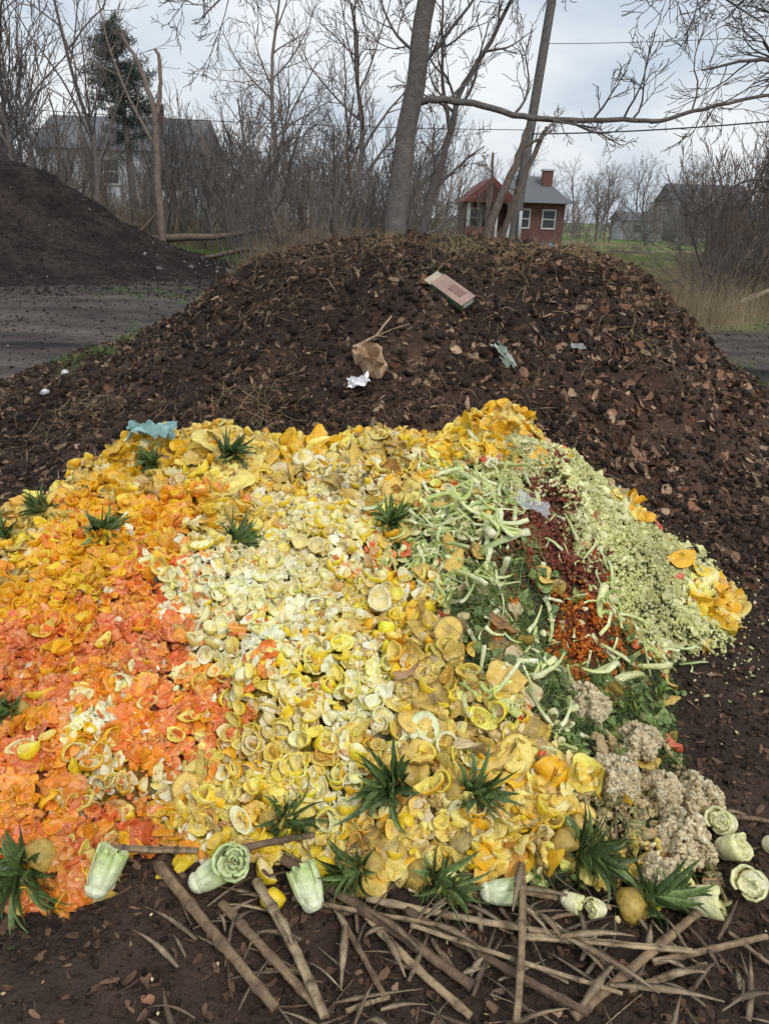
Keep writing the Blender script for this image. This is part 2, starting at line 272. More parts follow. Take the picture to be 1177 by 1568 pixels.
def groundcol(x,y):
    n=fbm(x,y,1.5,3,4); n2=fbm(x,y,.4,3,8)
    tr=fbm(x*.2-y*.06,y,.34,3,3); tr2=fbm(x*.3,y,1.3,2,33)
    soil=np.array([.072,.058,.051])*np.clip(1+2.6*tr+.9*n2+1.5*tr2,.3,2.3)[:,None]
    brown=np.array([.056,.036,.026])*(1+1.0*n2)[:,None]
    kb=np.clip((3.2-np.abs(x-1.2))/1.5,0,1)*np.clip((7-y)/2,0,1)
    colr=soil*(1-kb[:,None])+brown*kb[:,None]
    dry=np.array([.27,.21,.13])*(1+.8*n2)[:,None]; grass=np.array([.13,.21,.05])*(1+.8*n2)[:,None]
    edge=ip(x,[-30,-10,-3,2,4.5,6,30],[25,25,25,22,14,12.5,10])
    k=np.clip((y-edge)/2+n*3,0,1)[:,None]
    u=x/np.maximum(y,1)
    g=np.clip(.5+3*fbm(x,y,5,2,9)+.9*((u>-.38)&(u<-.15))+.15*((x>5)&(y>20)),0,1)[:,None]
    return colr*(1-k)+(dry*(1-g)+grass*g)*k
M_ground=mat("ground",.9,.2,9,.4,60,1.,dist=.02)
gmesh("ground",graded(-3,4.5,-700,700,.03,1.12),graded(.5,5.5,-30,1500,.03,1.05),ground,M_ground,groundcol)
# ---------------------------------------------------------------- food scatter
N=32000
x=rng.uniform(-2.2,1.9,N); y=rng.uniform(1.2,3.9,N)
h0=heap(x,y); gz=ground(x,y); edge=h0<gz+.012
keep=(~edge)|((rng.random(N)<.08)&(heap0(x,y)>-.05)&(y>1.4)); x=x[keep];y=y[keep]
cl=cls(x,y)
accs={k:Acc(v[0],v[1]) for k,v in KM.items()}
def scatter(kind,x,y,lo,hi,As,Bs,tilt=.55,lift=.35,f=T):
    n=len(x)
    if n==0: return
    s=lo+(hi-lo)*rng.random(n)**1.3; z=f(x,y)+s*rng.uniform(-.5,lift,n)+rng.uniform(0,.014,n)
    R=frames(normal(f,x,y),tilt*rng.uniform(.3,1.6,n))
    if kind in('peel','skin','rind','cup'): fl=rng.random(n)<(.2 if kind=='cup' else .5); R[fl,:,2]*=-1; R[fl,:,1]*=-1
    q=fbm(x,y,.11,2,41)*2.6+.5+rng.normal(0,.22,n); br=(rng.normal(1,.08,n)*(1+.5*fbm(x,y,.2,2,51)))[:,None]
    A=np.array(As)[np.clip((q*len(As)).astype(int),0,len(As)-1)]*br; B=np.array(Bs)[rng.integers(0,len(Bs),n)]*br
    if kind in('cup','peel','scrap','rind','pulp'):      # a few bruised, browned pieces
        bz=rng.random(n)<.05; A[bz]=A[bz]*c(.7,.5,.5); B[bz]=B[bz]*c(.75,.58,.5)
    tp=TPL[kind]; ti=rng.integers(0,len(tp),n); S=s[:,None]*rng.uniform(.78,1.22,(n,3)); pos=np.stack([x,y,z],-1)
    for q in range(len(tp)):
        k=ti==q; accs[kind].add(tp[q],pos[k],R[k],S[k],np.clip(A[k],0,.93),np.clip(B[k],0,.93))
for k,sp in SPEC.items():
    idx=np.where(cl==k)[0]
    if len(idx)==0: continue
    pr=np.array([q[1] for q in sp]); ch=rng.choice(len(sp),len(idx),p=pr/pr.sum())
    for q,(kind,_,lo,hi,As,Bs) in enumerate(sp):
        ii=idx[ch==q]; m=MULT[kind]; ii=rng.choice(ii,int(len(ii)*m)) if m!=1 and len(ii) else ii
        jx=rng.normal(0,.018 if m>1 else 0.001,(2,len(ii)))
        scatter(kind,x[ii]+jx[0],y[ii]+jx[1],lo,hi,As,Bs,tilt=.28 if kind in('stalk','leek','shred') else .55,lift=.8 if kind=='stalk' else .25)
n=110; xs=rng.uniform(.6,2.6,n); ys=rng.uniform(1.3,4.4,n); k=heap0(xs,ys)<0
scatter('scrap',xs[k],ys[k],.003,.009,[MSH,TAN,GOLD,TAN2],[TAN2])
n=600; xs=rng.normal(1.40,.2,n); ys=rng.normal(3.1,.3,n); scatter('mush',xs,ys,.003,.008,[MSH,MSH2],[MSH2])
n=70; xs=rng.uniform(-1.2,1.5,n); ys=rng.uniform(.95,1.45,n)
scatter('scrap',xs,ys,.002,.005,[TAN,TAN2,COR],[TAN2])
n=46; scatter('stalk',rng.normal(.34,.17,n),rng.normal(2.75,.28,n),.05,.10,[CEL,CEL,GRN2],[WHG,WHG],tilt=.3,lift=.5)
n=18; scatter('leek',rng.normal(.4,.17,n),rng.normal(2.75,.3,n),.035,.06,[CEL,WHG],[PITH],tilt=.4,lift=.8)
n=26; scatter('stalk',rng.normal(.88,.09,n),rng.normal(2.5,.33,n),.06,.12,[CEL,MSH],[WHG,MSH2],tilt=.2,lift=.3)
n=16; scatter('stalk',rng.normal(.6,.14,n),rng.normal(2.05,.17,n),.05,.10,[CEL,MSH],[WHG,MSH2],tilt=.2,lift=.4)
n=22; scatter('cup',rng.normal(-.1,.35,n),rng.normal(3.05,.15,n),.028,.038,[CRM,LEM2],[PITH],tilt=.6,lift=.6)
n=30; scatter('rind',rng.uniform(-1.25,-.1,n),rng.normal(3.1,.14,n),.04,.07,[PIN,MAN,LEM2],[RIND,RIND2],tilt=.6,lift=.6)
n=30; scatter('rind',rng.uniform(.0,.5,n),rng.uniform(1.75,2.35,n),.03,.058,[PIN,PIN,TAN2],[RIND,RIND2],tilt=.5,lift=.5)
for (px,py,r,A,B,k) in [(.41,1.77,.055,LEM2,PIN,'disc'),(-.81,3.09,.06,LEM,GOLD,'disc'),(-.36,3.10,.05,CRM,TAN,'disc'),(.13,2.30,.05,MAN,PIN,'disc'),(.14,1.83,.05,WHG,CEL,'disc'),(.21,1.79,.04,WHG,CRM,'ring'),(-.01,2.33,.05,PITH,CRM,'cup'),(-.46,3.07,.05,TAN2,TAN,'disc'),(-.30,3.12,.04,PITH,TAN,'disc'),(.3,1.7,.045,MAN,PIN,'disc'),(-.2,1.62,.04,LEM2,LEM,'disc'),(.22,2.1,.05,PIN,RIND2,'disc'),(-.55,1.72,.045,PIN,RIND2,'disc')]:
    nn=normal(T,np.array([px]),np.array([py]),.1); nn=nn+np.array([[0,-.45,.1]]); nn/=np.linalg.norm(nn)
    a=np.cross(nn[0],[1,0,0.2]); a/=np.linalg.norm(a); R=np.stack([a,np.cross(nn[0],a),nn[0]],-1)[None]
    accs[k].add(TPL[k][0],np.array([[px,py,float(T(np.array([px]),np.array([py]))[0])+.03]]),R,np.array([r]),A,B)
for (px,py,r,n) in [(.55,3.4,.09,20),(1.35,3.45,.06,8),(1.42,2.98,.06,7),(.3,1.58,.08,9),(-1.0,3.15,.08,6),(.7,3.55,.08,8),(.42,1.57,.08,6)]:
    xx=px+rng.normal(0,r*1.1,n); yy=py+rng.normal(0,r*.9,n); 
    scatter('skin',xx,yy,.032,.062 if py>2 else .046,[MAN,MAN,GOLD] if py>2 else [TAN2,MAN,LEM2],[LEM2,GOLD] if py>2 else [TAN2,CRM],tilt=.5,lift=.7)
    scatter('pulp',np.tile(xx,2)+rng.normal(0,.03,2*n),np.tile(yy,2)+rng.normal(0,.03,2*n),.016,.034,[MAN,GOLD,LEM2] if py>2 else [TAN2,LEM2,PIN],[LEM2],tilt=.6,lift=.7)
for (px,py,rr_) in [(.70,1.74,.062),(.86,1.60,.072),(.98,1.80,.074),(.68,2.04,.066),(.84,1.96,.058),(.77,1.50,.048),(.86,1.78,.05)]:
    n=1300; d=rng.normal(0,1,(n,3)); d/=np.linalg.norm(d,axis=1,keepdims=True); d[:,2]=abs(d[:,2])
    th_=np.arctan2(d[:,1],d[:,0]); r=rr_*(1+.18*np.sin(3*th_+px*9)*d[:,2]+.15*np.sin(5*th_+py*7)+.11*np.sin(9*th_+4*d[:,2]))*rng.uniform(.92,1.03,n)
    z0=float(T(np.array([px]),np.array([py]))[0])+.01
    pos=np.stack([px+d[:,0]*r,py+d[:,1]*r,z0+d[:,2]*r*1.15],-1); A=np.array([c(.72,.58,.34),c(.8,.66,.4),c(.85,.75,.5)])[rng.integers(0,3,n)]*rng.uniform(.92,1.04)
    for q in range(14): accs['mush'].add(TPL['mush'][q],pos[q::14],frames(d[q::14],.5),rng.uniform(.004,.010,len(pos[q::14])),A[q::14],A[q::14]*.85)
scatter('pulp',np.array([.97,.3,.24,1.3,1.36,1.4,.33]),np.array([2.0,1.66,3.22,2.95,2.9,3.0,1.6]),.018,.026,[c(.6,.08,.04)],[c(.75,.25,.12)],lift=.6)
for a in accs.values(): a.done()
# ---------------------------------------------------------------- pineapple crowns
def crown(name,px,py,ax,s,sink=0):
    ts=[]; n=64
    for i in range(n):
        f=i/n; az=i*2.39996+rng.normal(0,.35); el=math.radians(ip(f,[0,1],[10,84]))+rng.normal(0,.2); Ln=ip(f,[0,.25,.6,1],[.05,.085,.10,.07])*rng.uniform(.5,1.35)
        k=8; t=np.linspace(0,1,k); e=el+rng.normal(0,.5)*t*t-rng.uniform(.1,1.1)*t*t
        azz=az+rng.normal(0,.55)*t*t
        dr=np.stack([np.cos(azz)*np.cos(e),np.sin(azz)*np.cos(e),np.sin(e)],-1)
        p=np.cumsum(np.concatenate([[[0,0,0]],dr[:-1]*Ln/(k-1)]),0)+np.array([math.cos(az)*.014*(1-f),math.sin(az)*.014*(1-f),.04*f])
        side=np.array([-math.sin(az),math.cos(az),0])+rng.normal(0,.3,3); side/=np.linalg.norm(side); wd=rng.uniform(.006,.0105)*ip(t,[0,.3,.7,1],[.9,1.05,.6,.06])[:,None]; up=np.cross(side,dr)
        V=np.stack([p-side*wd-up*wd*.55,p,p+side*wd-up*wd*.55],1)
        w=np.stack([.9-.1*t,.1+.4*(1-t),.6-.2*t],1)*rng.uniform(0,1.6)
        ts.append((V.reshape(-1,3),gridf(k,3),np.clip(w.ravel(),0,1)))
    V,Fq,w=join(ts); b=t_lathe([(.01,-.05,0),(.03,-.048,0),(.04,-.03,0),(.034,.0,0),(.01,.01,0)],10,.06,0,.02)
    g=rng.uniform(0,1); A=np.array([.055,.11,.03])*(1-g*.4)+np.array([.09,.085,.04])*g*.4; B=np.array([.26,.38,.12])*rng.uniform(.7,1.1)
    a=Acc(name,M_leaf); z=float(T(np.array([px]),np.array([py]))[0])
    ax=np.array(ax,float); ax/=np.linalg.norm(ax); u=np.cross(ax,[.3,.2,1.]); u/=np.linalg.norm(u); R=np.stack([u,np.cross(ax,u),ax],-1)[None]
    pos=np.array([[px,py,z+(.03-sink)*s]]); V=V.copy(); V[:,0]*=rng.uniform(.7,1.15)
    a.add((V,Fq,w),pos,R,np.array([s]),A,B); a.add(b,pos,R,np.array([s*.85]),PIN*.6,RIND); a.done()
CR=[(-1.06,2.53,.7,-.4,.4,1.15),(-.57,2.5,.9,-.3,.3,1.2),(.02,2.68,.2,-.8,.4,1.25),(-.68,2.99,.8,-.3,.5,1.1),(.07,1.70,-.6,-.7,.25,1.5),(.25,1.67,.9,-.4,.35,1.2),(.55,1.55,.8,-.5,.15,1.4),(-.87,1.42,-.2,-.7,.2,1.5),(.70,1.43,.9,.1,.3,1.4),(-.27,1.62,.9,-.4,.2,1.15),(-1.32,2.73,-.6,-.4,.5,1.1),(-1.40,2.54,-.7,-.5,.4,1.2),(-.02,1.49,-.8,-.5,.05,1.2),(.15,1.48,.8,-.5,.1,1.3),(-.98,3.04,-.7,-.4,.5,.9),(-1.08,1.83,-.7,-.6,.3,.9)]
for p in CR: crown("pineapple_crown",p[0],p[1],p[2:5],p[5],.01)
# ---------------------------------------------------------------- celery bases, rosette, lemons, cores
def orient(ax,hint=(.2,.1,1)):
    ax=np.array(ax,float); ax/=np.linalg.norm(ax); u=np.cross(ax,hint); u/=np.linalg.norm(u); return np.stack([u,np.cross(ax,u),ax],-1)[None]
def zt(px,py): return float(T(np.array([px]),np.array([py]))[0])
def celery(name,px,py,ax,s,openr=1.,green=.5,lift=.034,A=c(.80,.84,.58),B=None,H0=.105,fill=.07,nl=13):
    ts=[]
    for i in range(nl):
        f=i/nl; r0=.036*(1-f*.9); az=i*2.3+rng.normal(0,.2); spread=2.1*(1-.35*f); H=H0*(1-.12*f)*rng.uniform(.82,1.08)
        nt=9; nz=7; th=np.linspace(-spread/2,spread/2,nt); t=np.linspace(0,1,nz)
        rr=ip(t,[0,.12,.35,1],[.35,.8,1,1.0+.25*openr*(1-f)])*r0
        TH,RR=np.meshgrid(th,rr); Z=np.repeat((t*H)[:,None],nt,1)+.005*np.sin(TH*3+i)*(t[:,None]>.9); ridge=1+.03*np.cos(th*14)[None]
        RR=RR*ridge*(1-.12*(TH/(spread/2))**2)*(1+.07*np.sin(3*Z/.1+i))
        Vo=np.stack([RR*np.cos(az+TH),RR*np.sin(az+TH),Z],-1).reshape(-1,3); 
        RI=np.maximum(RR-.006,.001); Vi=np.stack([RI*np.cos(az+TH),RI*np.sin(az+TH),Z],-1).reshape(-1,3)
        fo=gridf(nz,nt); w=np.clip(np.repeat(ip(t,[0,.5,1],[0,.35,.9]),nt)+np.tile(.12*np.cos(th*14),nz)+rng.normal(0,.08,nz*nt),0,1)
        i0=(nz-1)*nt; cap=np.array([[i0+j,i0+j+1,i0+j+1+nz*nt,i0+j+nz*nt] for j in range(nt-1)])
        s1=np.array([[j*nt,(j+1)*nt,(j+1)*nt+nz*nt,j*nt+nz*nt] for j in range(nz-1)]); s2=s1+nt-1
        ts.append((np.concatenate([Vo,Vi]),np.concatenate([fo,fo[:,::-1]+nz*nt,cap,s1,s2[:,::-1]]),np.concatenate([w,w*.5])))
    ts.append(t_lathe([(.0005,-.008,0),(.018,-.006,0),(.027,.004,0),(.03,.014,0),(.001,.03,0)],14,0,0,0))
    if fill: ts.append(t_lathe([(.02,.01,.1),(.031,fill*.5,.2),(.031,fill,.1),(.02,fill*1.05,.0),(.001,fill*1.06,.2)],12,.02,0,.02))
    a=Acc(name,M_veg); pos=np.array([[px,py,zt(px,py)+lift*s]])
    if B is None: B=np.array([.48,.63,.18])*(1.25-green*.5)
    a.add(join(ts),pos,orient(ax),np.array([s]),A,B); return a.done()
celery("celery_base",-.70,1.385,(.2,.6,.6),1.05)
celery("celery_base",-.46,1.43,(.75,.35,.45),1.0)
celery("celery_base",-.14,1.37,(-.4,.6,.55),1.0)
celery("celery_base",.29,1.44,(1,.05,.15),.9,green=1)
celery("lettuce_heart",-.355,1.50,(.05,-.75,.65),1.1,openr=1.6,green=.7,lift=.05,fill=.06)
PC=c(.90,.84,.58); PB=c(.80,.80,.34)
for (px,py,ax,s) in [(.98,1.62,(.5,-.35,.5),1.05),(1.05,1.72,(-.6,-.4,.5),1.0),(.82,1.45,(.9,-.25,.25),1.1),(1.03,1.50,(-.5,-.5,.5),1.1),(1.12,1.64,(.6,-.5,.5),.85),(.50,1.44,(.8,-.5,.2),.7),(1.2,1.55,(.1,-.6,.7),.9),(.60,1.42,(-.7,-.3,.3),.65)]:
    celery("cabbage_core",px,py,ax,s,openr=.8,green=.3,A=PC,B=PB,H0=.075,fill=.06,nl=11,lift=.024)
def lemon(px,py,s,A=LEM):
    t=t_lathe([(.001,-1.25,0),(.18,-1.15,0),(.55,-.85,0),(.9,-.4,0),(1,0,0),(.9,.4,0),(.55,.85,0),(.2,1.1,0),(.001,1.2,0)],14,.03,.03,.012)
    a=Acc("lemon",M_wet); a.add(t,np.array([[px,py,zt(px,py)+s*.8]]),frames(np.array([[1,.2,.2]]),.4),np.array([s]),A,A); a.done()
for p in [(-.25,1.40,.03),(-.13,1.50,.028),(-.29,1.56,.03),(.09,1.62,.026)]: lemon(*p)
# ---------------------------------------------------------------- corn stalks
ax_=Acc("dry_corn_stalks",M_stalk)
SC1=[c(.36,.26,.15),c(.28,.19,.11),c(.46,.35,.21),c(.2,.13,.08)]
def stalk(x0,y0,x1,y1,r,l0=0,l1=0,A=None):
    k=26; t=np.linspace(0,1,k); bow=rng.normal(0,.006); X=ip(t,[0,1],[x0,x1])+bow*np.sin(t*3.1)+rng.normal(0,.0006,k); Y=ip(t,[0,1],[y0,y1])+bow*np.sin(t*3.1)+rng.normal(0,.0006,k)
    za=zt(x0,y0)+r+l0; zb=zt(x1,y1)+r+l1; Z=ip(t,[0,1],[za,zb]); Z=np.maximum(Z,np.maximum(ground(X,Y),0)+r*.8)
    node=((np.arange(k)+rng.integers(0,7))%7==0); rr=np.full(k,r)*(1+.3*node)*ip(t,[0,1],[1.05,.85]); rr=np.concatenate([[r*.1],rr,[r*.1]])
    p=np.stack([X,Y,Z],-1); p=np.concatenate([p[:1],p,p[-1:]]); 
    w=np.clip(rng.normal(.2,.15,k)+.8*node,0,1); w=np.concatenate([[1],w,[1]]); A=SC1[rng.integers(0,4)]*rng.uniform(.8,1.2) if A is None else A
    V,Fq,wv=tube(p,rr,9,.75,w); wv=np.clip(wv+np.tile(rng.normal(0,.25,9),len(p)),0,1)
    ax_.raw((V,Fq,wv),A,c(.11,.07,.045)*rng.uniform(.7,1.6))
    for q in range(rng.integers(0,3) if r>.006 else 0):
        i=rng.integers(1,k-9); L=rng.uniform(.08,.2); d=p[-2]-p[1]; d/=np.linalg.norm(d); s0=p[i]+np.array([0,0,r]); kk=6; tt=np.linspace(0,1,kk); sd=np.cross(d,[0,0,1])*rng.normal(0,.4)
        pp=s0+tt[:,None]*L*(d+sd)+np.array([0,0,.02])*np.sin(tt*2.5)[:,None]; pp[:,2]=np.maximum(pp[:,2],.01)
        ax_.raw(tube(pp,ip(tt,[0,.4,1],[.006,.011,.002]),4,.12,rng.random(kk)),c(.45,.35,.22)*rng.uniform(.5,1.1),c(.22,.15,.09))
ST=[(-57,149,-20,111,.0135,.02,.03),(-38,139,-9,110,.012,.01,.03),(-30,144,-9,108,.0125,.03,.05),(-24,152,24,119,.0145,.02,.0),(-12,144,4,116,.008,.0,.01),(40,151,32,108,.0095,.03,.05),(46,113,86,142,.0115,0,.02),(95,175,118,174,.009,0,0),(-71,150,-47,153,.011,.03,.03),(-1,142,51,133,.010,0,.0),(9,139,49,113,.011,.0,.02),(-8,146,23,112,.011,.0,.01),(-38,151,-16,156,.011,.05,.05),(38,132,78,129,.009,.02,.03),(68,127,99,135,.009,0,.01),(60,120,81,127,.008,.0,.0),(42,140,57,126,.008,0,0),(20,147,62,142,.009,.01,.0),(-20,140,16,134,.007,.02,.02),(10,133,58,118,.006,.03,.02)]
for s in ST: stalk(s[0]/100,s[1]/100,s[2]/100,s[3]/100,*s[4:])
for i in range(26):
    a=rng.uniform(-.3,.95); b=rng.uniform(1.1,1.45); an=rng.choice([-.9,-.7,.1,.6,-.5])+rng.normal(0,.5); L=rng.uniform(.05,.2); stalk(a,b,a+math.cos(an)*L,b+math.sin(an)*L,rng.choice([.0012,.002,.003,.006]),rng.uniform(0,.01),rng.uniform(0,.006))
for i in range(4):
    a=rng.uniform(.8,1.4); b=rng.uniform(1.3,1.8); an=rng.normal(0,.3); L=rng.uniform(.1,.25); stalk(a,b,a+math.cos(an)*L,b+math.sin(an)*L,rng.uniform(.002,.004))
for i in range(150):
    a=rng.uniform(-.45,1.0); b=rng.uniform(1.0,1.5); an=rng.uniform(0,3.14); L=rng.uniform(.05,.2); kk=7; tt=np.linspace(0,1,kk)
    X=a+math.cos(an)*L*tt+rng.normal(0,.015)*tt**2; Y=b+math.sin(an)*L*tt; Z=np.maximum(T(X,Y),0)+.006+rng.uniform(0,.025)*np.sin(tt*3.1)
    ax_.raw(tube(np.stack([X,Y,Z],-1),rng.uniform(.003,.010)*ip(tt,[0,.3,1],[.6,1,.1]),4,.12,rng.random(kk)),c(.4,.31,.2)*rng.uniform(.2,1.1),c(.15,.1,.065))
ax_.done()
# ---------------------------------------------------------------- litter
TS=[t_shred(3,4,.35,.03) for _ in range(10)]; TCk=[t_chunk(4,5,.2) for _ in range(8)]; TLf=[t_patch(4,1.0,.25,1.25) for _ in range(12)]; TCh=[t_patch(3,.2,.05,2.6) for _ in range(6)]
def litter(acc,tp,x,y,lo,hi,cols,tilt,f=T,lift=.1):
    n=len(x); s=np.exp(rng.uniform(math.log(lo),math.log(hi),n)); z=f(x,y)+s*rng.uniform(-.05,lift,n)+.002; R=frames(normal(f,x,y),tilt)
    A=np.array(cols)[rng.integers(0,len(cols),n)]*rng.uniform(.6,1.3,(n,1)); ti=rng.integers(0,len(tp),n); pos=np.stack([x,y,z],-1)
    for q in range(len(tp)):
        k=ti==q; acc.add(tp[q],pos[k],R[k],s[k],A[k],A[k]*.6)
STR=[c(.42,.30,.18),c(.30,.2,.12),c(.54,.42,.27),c(.18,.11,.07)]; CHP=[c(.15,.09,.06),c(.22,.13,.08),c(.09,.055,.037),c(.32,.22,.14)]; LFC=[c(.28,.14,.085),c(.38,.22,.145),c(.18,.09,.055),c(.46,.31,.21)]; CLD=[c(.045,.03,.022),c(.075,.046,.032),c(.03,.02,.015)]
def onmound(n,x0=-4.4,x1=4.8,y0=3.2,y1=9.5):
    x=rng.uniform(x0,x1,n); y=rng.uniform(y0,y1,n); k=(mound0(x,y)>-.02)&(heap0(x,y)<.1); return x[k],y[k]
a=Acc("straw_litter",M_dry)
x,y=onmound(46000); litter(a,TS,x,y,.010,.042,STR+CHP,.25)
x,y=onmound(12000); k=fbm(x,y,.6,2,4)>.03; litter(a,TS,x[k],y[k],.04,.11,STR,.4,lift=.3)
x,y=onmound(9000,-2.2,3.6,5.6,8.2); k=mound0(x,y)>.9; litter(a,TS,x[k],y[k],.03,.11,STR+CHP,.6,lift=.6)
for (px,py,n) in [(.1,6.6,160),(1.55,6.7,220),(.55,6.3,120),(-.9,4.75,120),(1.0,6.1,100),(-2.2,5.3,90),(1.9,5.4,60),(2.5,6.3,70)]:
    litter(a,TS,px+rng.normal(0,.15,n),py+rng.normal(0,.15,n),.05,.12,[c(.54,.4,.23),c(.42,.3,.17)],.7,lift=.7)
n=6000; x=rng.uniform(-3,4.5,n); y=rng.uniform(.8,6,n); k=heap0(x,y)<0; litter(a,TS,x[k],y[k],.01,.035,STR+CHP+CHP,.2)
a.done()
a=Acc("wood_chips",M_dry)
x,y=onmound(20000); litter(a,TCh,x,y,.005,.020,CHP,.6,lift=.6)
n=13000; x=rng.uniform(-1.3,3.2,n); y=rng.uniform(.85,4.6,n); k=(heap0(x,y)<0.02); litter(a,TCh,x[k],y[k],.003,.010,CHP[:3],.5,lift=.5)
a.done()
a=Acc("dead_leaves",M_dry)
x,y=onmound(22000); k=rng.random(len(x))<np.clip(.03+.8*np.clip((x-.2)/1.4,0,1)*np.clip(fbm(x,y,.5,3,7)*5+.5,0,1),0,1); litter(a,TLf,x[k],y[k],.010,.036,LFC,.7,lift=.6)
n=300; x=rng.uniform(1,4.5,n); y=rng.uniform(2.5,6,n); k=heap0(x,y)<-.02; litter(a,TLf,x[k],y[k],.008,.02,LFC,.4)
n=60; x=rng.uniform(-1.,1.,n); y=rng.uniform(.9,1.5,n); litter(a,TLf,x,y,.005,.014,LFC+[c(.08,.12,.04)],.5)
a.done()
a=Acc("soil_clods",M_soilbits)
x,y=onmound(22000); litter(a,TCk,x,y,.004,.036,CLD,.5,lift=.4)
n=20000; x=rng.uniform(-1.5,3,n); y=rng.uniform(.8,4.6,n); k=heap0(x,y)<0.02; litter(a,TCk,x[k],y[k],.002,.010,CLD,.5,lift=.3)
n=8000; x=rng.uniform(-9,10,n); y=rng.uniform(5,18,n); k=mound0(x,y)<0; litter(a,TCk,x[k],y[k],.006,.026,[c(.05,.04,.036),c(.09,.074,.066)],.5,lift=.1)
n=4000; x=rng.uniform(-17,-4,n); y=rng.uniform(15,24,n); litter(a,TCk,x,y,.012,.04,[c(.03,.025,.022),c(.05,.04,.036)],.5,lift=.1)
a.done()
a=Acc("pale_debris_bits",M_paint)
WB=[c(.5,.47,.43),c(.36,.34,.3),c(.56,.54,.5)]
n=160; x=rng.uniform(-9,9,n); y=rng.uniform(4,20,n); litter(a,TCk,x,y,.005,.016,WB,.5)
x,y=onmound(360); litter(a,TCk,x,y,.003,.008,WB,.5)
n=120; x=rng.uniform(-16,-4,n); y=rng.uniform(16,24,n); litter(a,TCk,x,y,.008,.02,WB,.5)
n=60; x=rng.normal(-4.6,1.3,n); y=rng.normal(22.5,1.0,n); litter(a,TCk,x,y,.02,.08,[c(.22,.21,.2),c(.3,.29,.27)],.5)
for p in [(-2.80,6.41),(-2.71,5.78)]: litter(a,TCk,np.array([p[0]]),np.array([p[1]]),.035,.04,[c(.85,.85,.83)],.3,lift=.9)
a.done()
# ---------------------------------------------------------------- individual litter objects
def crumple(name,px,py,sx,sy,A,B,m,n=14,amp=.25,lift=.03,nrm=None,seedk=0,rot=0):
    a_=np.linspace(-1,1,n); X,Y=np.meshgrid(a_,a_); rim=1+fbm(X*2,Y*2,.7,2,seedk)*.5
    Z=(fbm(X,Y,.5,3,seedk+3)*1.6+np.abs(fbm(X,Y,.35,2,seedk+8))*1.2)*amp
    V=np.stack([X*rim*sx,Y*rim*sy,Z*max(sx,sy)],-1).reshape(-1,3); cr,sr=math.cos(rot),math.sin(rot); V[:,:2]=V[:,:2]@np.array([[cr,sr],[-sr,cr]])
    w=np.clip(.5+fbm(X,Y,.4,2,seedk+5)*2.5,0,1).ravel()
    if nrm is None: nrm=normal(T,np.array([px]),np.array([py]),.15)[0]
    R=orient(nrm,(0,1,.01)); R=np.stack([-R[0][:,0],-R[0][:,1],R[0][:,2]],-1)[None] if R[0][0,0]<0 else R
    a=Acc(name,m,False); a.add((V,gridf(n,n),w),np.array([[px,py,zt(px,py)+lift]]),R,np.ones(1),A,B); return a.done()
M_paper=mat("paper",.8,.2,15,.25,40,.3,dirt=.5,dirtc=(.16,.1,.06)); M_foil=bpy.data.materials.new("foil"); M_foil.use_nodes=True; b=M_foil.node_tree.nodes["Principled BSDF"]; b.inputs["Metallic"].default_value=.7; b.inputs["Roughness"].default_value=.35; b.inputs["Base Color"].default_value=(.8,.8,.82,1)
M_plastic=mat("clear_plastic",.2,.6,20,.1,50,.3,(.8,.84,.85),alpha=.35)
th=np.linspace(0,2*np.pi,17)[:-1]; rows=[]
for i,(rr,zz) in enumerate([(.01,-.13),(.07,-.12),(.10,-.06),(.11,.0),(.12,.06),(.125,.11),(.11,.10),(.09,.02),(.01,-.05)]):
    r_=rr*(1+rng.normal(0,.13,16)); rows.append(np.stack([r_*np.cos(th)*1.1,r_*np.sin(th)*.6,zz+rng.normal(0,.012,16)],-1))
Vb=np.array(rows).reshape(-1,3); a=Acc("brown_paper_bag",M_paper,False); a.add((Vb,gridf(9,16,True),np.repeat([0,.2,.4,.1,.5,.3,.6,.7,.8],16).astype(float)),np.array([[-.11,4.74,zt(-.11,4.74)+.07]]),orient((-.3,-.25,.85)),np.ones(1)*.95,c(.6,.42,.28),c(.34,.22,.13)); a.done()
crumple("foil_wrapper",-.19,4.62,.07,.05,c(.7,.7,.72),c(.8,.8,.8),M_foil,amp=.7,lift=.05,seedk=4)
crumple("plastic_film",.58,2.73,.07,.05,c(.6,.62,.62),c(.8,.8,.8),M_plastic,amp=.3,lift=.035,seedk=6)
crumple("plastic_film",.60,2.18,.05,.035,c(.6,.62,.62),c(.8,.8,.8),M_plastic,amp=.3,lift=.02,seedk=16)
crumple("blue_cloth",-1.02,3.14,.10,.05,c(.35,.52,.5),c(.22,.4,.4),M_paper,amp=.7,lift=.09,seedk=2)
crumple("green_plastic_wrapper",.75,4.95,.035,.13,c(.3,.38,.3),c(.5,.53,.48),M_paper,amp=.35,lift=.03,seedk=3,rot=.4)
crumple("cloth_scrap",1.3,5.25,.05,.03,c(.4,.4,.38),c(.25,.27,.25),M_paper,amp=.5,lift=.02,seedk=9)
def box_mesh(name,sx,sy,sz,m,col,loc=(0,0,0),parent=None,bev=.004):
    V=np.array([[i,j,k] for k in(-1,1) for j in(-1,1) for i in(-1,1)],float)*[sx/2,sy/2,sz/2]+loc
    Fq=np.array([[0,2,3,1],[4,5,7,6],[0,1,5,4],[2,6,7,3],[0,4,6,2],[1,3,7,5]])
    o=mkobj(name,V,Fq,np.tile(np.array(col),(8,1)),m,False,parent)
    if bev: md=o.modifiers.new("b",'BEVEL'); md.width=bev; md.segments=2
    return o
e=bpy.data.objects.new("cardboard_box",None); scene.collection.objects.link(e)
box_mesh("tray",.30,.13,.05,M_paper,(.10,.17,.08),parent=e)
box_mesh("lid",.31,.135,.008,M_paper,(.38,.26,.22),(0,0,.03),e,.003)
